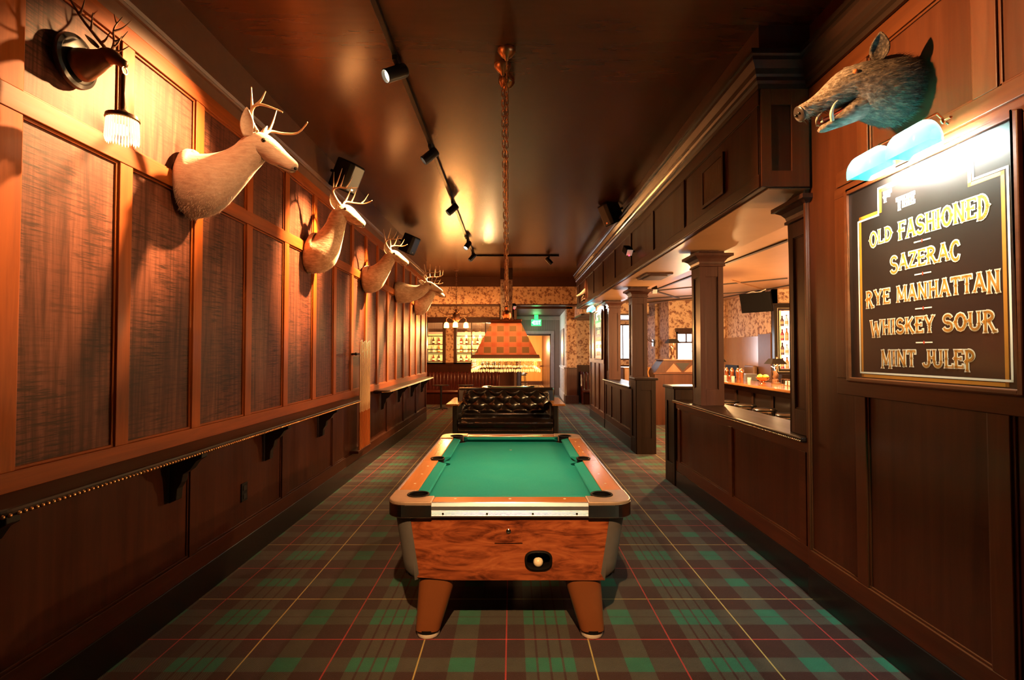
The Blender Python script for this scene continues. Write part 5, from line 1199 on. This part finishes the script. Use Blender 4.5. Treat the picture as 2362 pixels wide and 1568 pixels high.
# back bar
t = thing('back_counter', 'low dark counter against the bar wall behind the lamps', 'cabinet', (5.7, 12.0, 0))
put('carcass', MB().box(5.32, 5.835, 8.0, 11.38, 0, .98), M['black'], t); put('carcass', MB().box(5.32, 5.835, 11.38, 13.9, 0, .98), M['black'], t); put('top', MB().box(5.29, 5.838, 7.98, 13.95, .98, 1.02), M['ebonyy'], t, bevel=.006)
t = thing('register_screen', 'dark register screen standing below the tan wall board', 'monitor', (5.65, 12.75, 1.021)); put('screen', MB().box(5.48,5.52,12.35,13.05,1.07,1.36), M['blackpl'], t, bevel=.008); put('stand', MB().box(5.46,5.60,12.6,12.8,1.021,1.08), M['blackmet'], t)
t = thing('printer', 'grey square printer on the back counter left of the bowl', 'printer', (5.62, 11.9, 1.021)); put('case', MB().box(5.38,5.66,11.70,12.0,1.021,1.17), M['steel'], t, bevel=.01); put('lid', MB().box(5.39,5.65,11.71,11.99,1.17,1.18), M['alu'], t, bevel=.003)
t = thing('padded_chair', 'brown padded chair back below the tan wall board', 'chair', (5.66, 12.2, 1.0)); M['brownv'] = plain('brown vinyl', (.13,.065,.03), .45); put('pad', MB().box(5.68,5.78,11.95,12.45,1.021,1.36), M['brownv'], t, bevel=.03)
t = thing('wall_television', 'black television tilted down from the bar ceiling', 'television', (5.52, 11.45, 2.85)); R = Matrix.Translation(Vector((5.52,11.45,2.80))) @ Matrix.Rotation(.60,4,'Z') @ Matrix.Rotation(-.25,4,'Y')
put('screen', MB().box(-.03,.03,-.36,.36,-.22,.22).xf(R), M['blackpl'], t, bevel=.008); put('bracket', MB().tube([(5.56,11.45,2.85),(5.70,11.50,2.98),(5.72,11.5,3.10)], .03, 8), M['blackmet'], t, smooth=True)
put('cable', MB().tube(cr([(5.40,11.68,3.02),(5.46,11.5,3.05),(5.55,11.4,3.03),(5.62,11.2,3.07)], 5), .012, 6), M['white'], t, smooth=True)
t = thing('glass_cabinet', 'tall black cabinet with bright backlit glass and bottles at the right of the bar', 'cabinet', (6.6, 11.3, 1.02))
M['backlit'] = emit('backlit glass', (1.0,.74,.62), 1.6, (.8,.7,.6)); M['yellowlit'] = emit('amber edge glass', (1.0,.62,.22), 1.3, (.8,.5,.1))
put('glass_panel', MB().box(6.02, 6.70, 11.34, 11.36, 1.32, 2.60), M['backlit'], t); put('edge_panel', MB().box(5.965, 6.02, 11.335, 11.36, 1.32, 2.60), M['yellowlit'], t)
mb = MB()
for a, b, c, d in ((5.84,5.95,1.2,2.72), (6.70,6.81,1.2,2.72), (5.95,6.70,1.2,1.30), (5.95,6.70,2.62,2.72), (5.81,6.85,2.72,2.77)): mb.box(a, b, 11.28, 11.398, c, d)
put('frame', mb, M['black'], t, bevel=.004); mb = MB()
for a, b, c, d in ((5.91,5.918,1.25,2.66), (5.91,6.75,2.655,2.662), (5.91,6.75,1.245,1.252)): mb.box(a, b, 11.275, 11.28, c, d)
put('inlay_line', mb, M['cream'], t)
mb = MB()
for z in (1.62, 1.94, 2.26): mb.box(5.96, 6.70, 11.29, 11.34, z-.008, z)
put('shelf', mb, M['clearglass'], t); put('base', MB().box(5.845, 6.84, 11.0, 11.39, 1.02, 1.195), M['ebony'], t)
bt = None; cols = [('red', (.35,.03,.02)), ('amber', (.55,.22,.03)), ('dark brown', (.10,.04,.02)), ('clear', (.8,.75,.7))]
BM = [bottle_glass('bottle glass ' + n, c) for n, c in cols]; M['paperlab'] = plain('paper bottle label', (.62,.52,.36), .6)
def bottle(loc, mi, h, label, grp):
    t = thing('bottle', label, 'bottle', loc, group=grp); r = .036
    put('glass_body', MB().lathe([(r*.9,0),(r,.01),(r,h*.58),(r*.42,h*.74),(r*.36,h*.93)], n=16), BM[mi], t, local=True, smooth=True)
    put('paper_label', MB().lathe([(r*1.01,h*.18),(r*1.01,h*.45)], n=16, cap=False), M['paperlab'], t, local=True, smooth=True); put('cap', MB().lathe([(r*.42,h*.93),(r*.42,h),(.002,h)], n=12), M['blackpl'], t, local=True, smooth=True); return t
k = 0
for z, lv in ((1.32,'bottom'),(1.621,'second'),(1.941,'third'),(2.261,'top')):
    for x, w in ((6.03,'left'),(6.13,'right')): bottle((x, 11.312, z), k % 4, .23 + .02*(k % 3), '%s bottle on the %s shelf of the bright cabinet, %s one' % (cols[k % 4][0], lv, w), 'bottles in the bright cabinet'); k += 1
# antler mounts on the angled wall
for i, (x, y, z, l) in enumerate(((4.22,15.0,1.95,'nearer the window'),(4.05,16.1,1.85,'nearer the far corner'))):
    t = thing('antler_mount', 'small dark antler mount on the papered angled wall, ' + l, 'wall mount', (x, y, z))
    put('shield', MB().prism([(-.08,-.10),(.08,-.10),(.10,.06),(0,.12),(-.10,.06)], -.03, 0, 'x').xf(Matrix.Translation((-.03,0,0))), M['black'], t, local=True, bevel=.005)
    for s in (-1, 1): put('antler', antler_mb((-.05,s*.03,.02), [(0,0,0),(-.10,s*.08,.06),(-.16,s*.16,.18),(-.10,s*.18,.30)], [(5,(-.18,s*.06,.14),.8),(10,(-.22,s*.2,.24),.7)], .014), M['bronze'], t, local=True, smooth=True)
# pendants; the ones in the bar are added out of view to brighten it
def pendant(loc, label):
    t = thing('fill_pendant', label, 'pendant lamp', loc); put('rod', MB().tube([(0,0,0),(0,0,-.85)], .008, 8), M['bronze'], t, local=True, smooth=True)
    put('shade', MB().lathe([(.02,-.82),(.10,-.87),(.11,-.90)], n=20, cap=False), M['cshade'], t, local=True, smooth=True); put('bulb', MB().ball((0,0,-.90), .03, n=10), M['bulb'], t, local=True, smooth=True)
    light('POINT', (loc[0],loc[1],loc[2]-.96), E_PEND, (1,.56,.22), t, .08); return t
pendant((5.0, 5.2, 3.10), 'added glowing glass pendant over the near end of the bar, hidden by the wall column'); pendant((4.7, 3.2, 3.10), 'added glowing glass pendant, unseen in the bar behind the drinks sign wall')
pendant((3.55, 9.35, 3.10), 'added glowing glass pendant over the bar stools, hidden by the free-standing column')

# ================================================================ ROOM BEHIND THE FAR WINDOWS
t = thing('back_bar_shelf', 'lit shelves of bottles seen through the far windows', 'shelf', (-1.8, 21.6, 0)); M['shelfglow'] = emit('lit shelf back', (.9,.78,.22), .30, (.5,.45,.22))
put('back', MB().box(-3.6, -.9, 21.85, 21.98, .3, 2.45), M['shelfglow'], t)
mb = MB()
for z in (1.30, 1.68, 2.02): mb.box(-3.6, -.9, 21.45, 21.85, z-.025, z)
put('shelf', mb, M['dark'], t); put('frame', MB().box(-3.68,-3.6,21.4,21.98,0,2.5).box(-.9,-.82,21.4,21.98,0,2.5).box(-3.68,-.82,21.4,21.98,2.45,2.53).box(-3.6,-.9,21.45,21.85,0,.9), M['crown'], t)
rnd = random.Random(3)
for zi, (z, lv) in enumerate(((1.301,'lower'),(1.681,'middle'),(2.021,'upper'))):
    for i in range(11):
        x = -3.35 + .235*i; b = bottle((x, 21.62, z), (i*2+zi*3) % 4, .25+.05*rnd.random(), '%s bottle, %s from the left on the %s shelf behind far windows' % (cols[(i*2+zi*3) % 4][0], ['first','second','third','fourth','fifth','sixth','seventh','eighth','ninth','tenth','eleventh'][i], lv), 'bottles behind the far windows'); b.scale = (1.5,1.5,1)
pendant((-2.4, 19.6, 3.0), 'glowing glass pendant in the room behind the far windows, left one'); pendant((-1.0, 20.4, 3.0), 'glowing glass pendant in the room behind the far windows, right one')
# daylight in the hall and amber light in the room beyond the doorway
t = thing('hall_window_light', 'frosted daylit panel on the hall wall facing the pale wall', 'wall light', (.17, 18.6, 1.9)); put('frosted_panel', MB().box(.16, .19, 17.9, 19.3, 1.2, 2.5), M['daywin'], t); put('frame', MB().box(.16,.20,17.85,17.9,1.15,2.55).box(.16,.20,19.3,19.35,1.15,2.55).box(.16,.20,17.9,19.3,1.15,1.2).box(.16,.20,17.9,19.3,2.5,2.55), M['crown'], t)
light('AREA', (.22, 18.6, 1.85), E_HALL, DAY, t, 1.3, (1.8,18.6,1.8), sy=1.3)
pendant((.6, 23.6, 2.9), 'glowing pendant in the amber room beyond the far doorway')
light('AREA', (4.75, 13.9, 1.8), E_HALL*.8, DAY, None, .4, (4.75,12,1.8), sy=.8, name='window_daylight'); light('AREA', (3.7, 16.9, 2.0), E_HALL*1.2, DAY, None, .5, (3.6,15,1.6), sy=1.1, name='window_daylight')
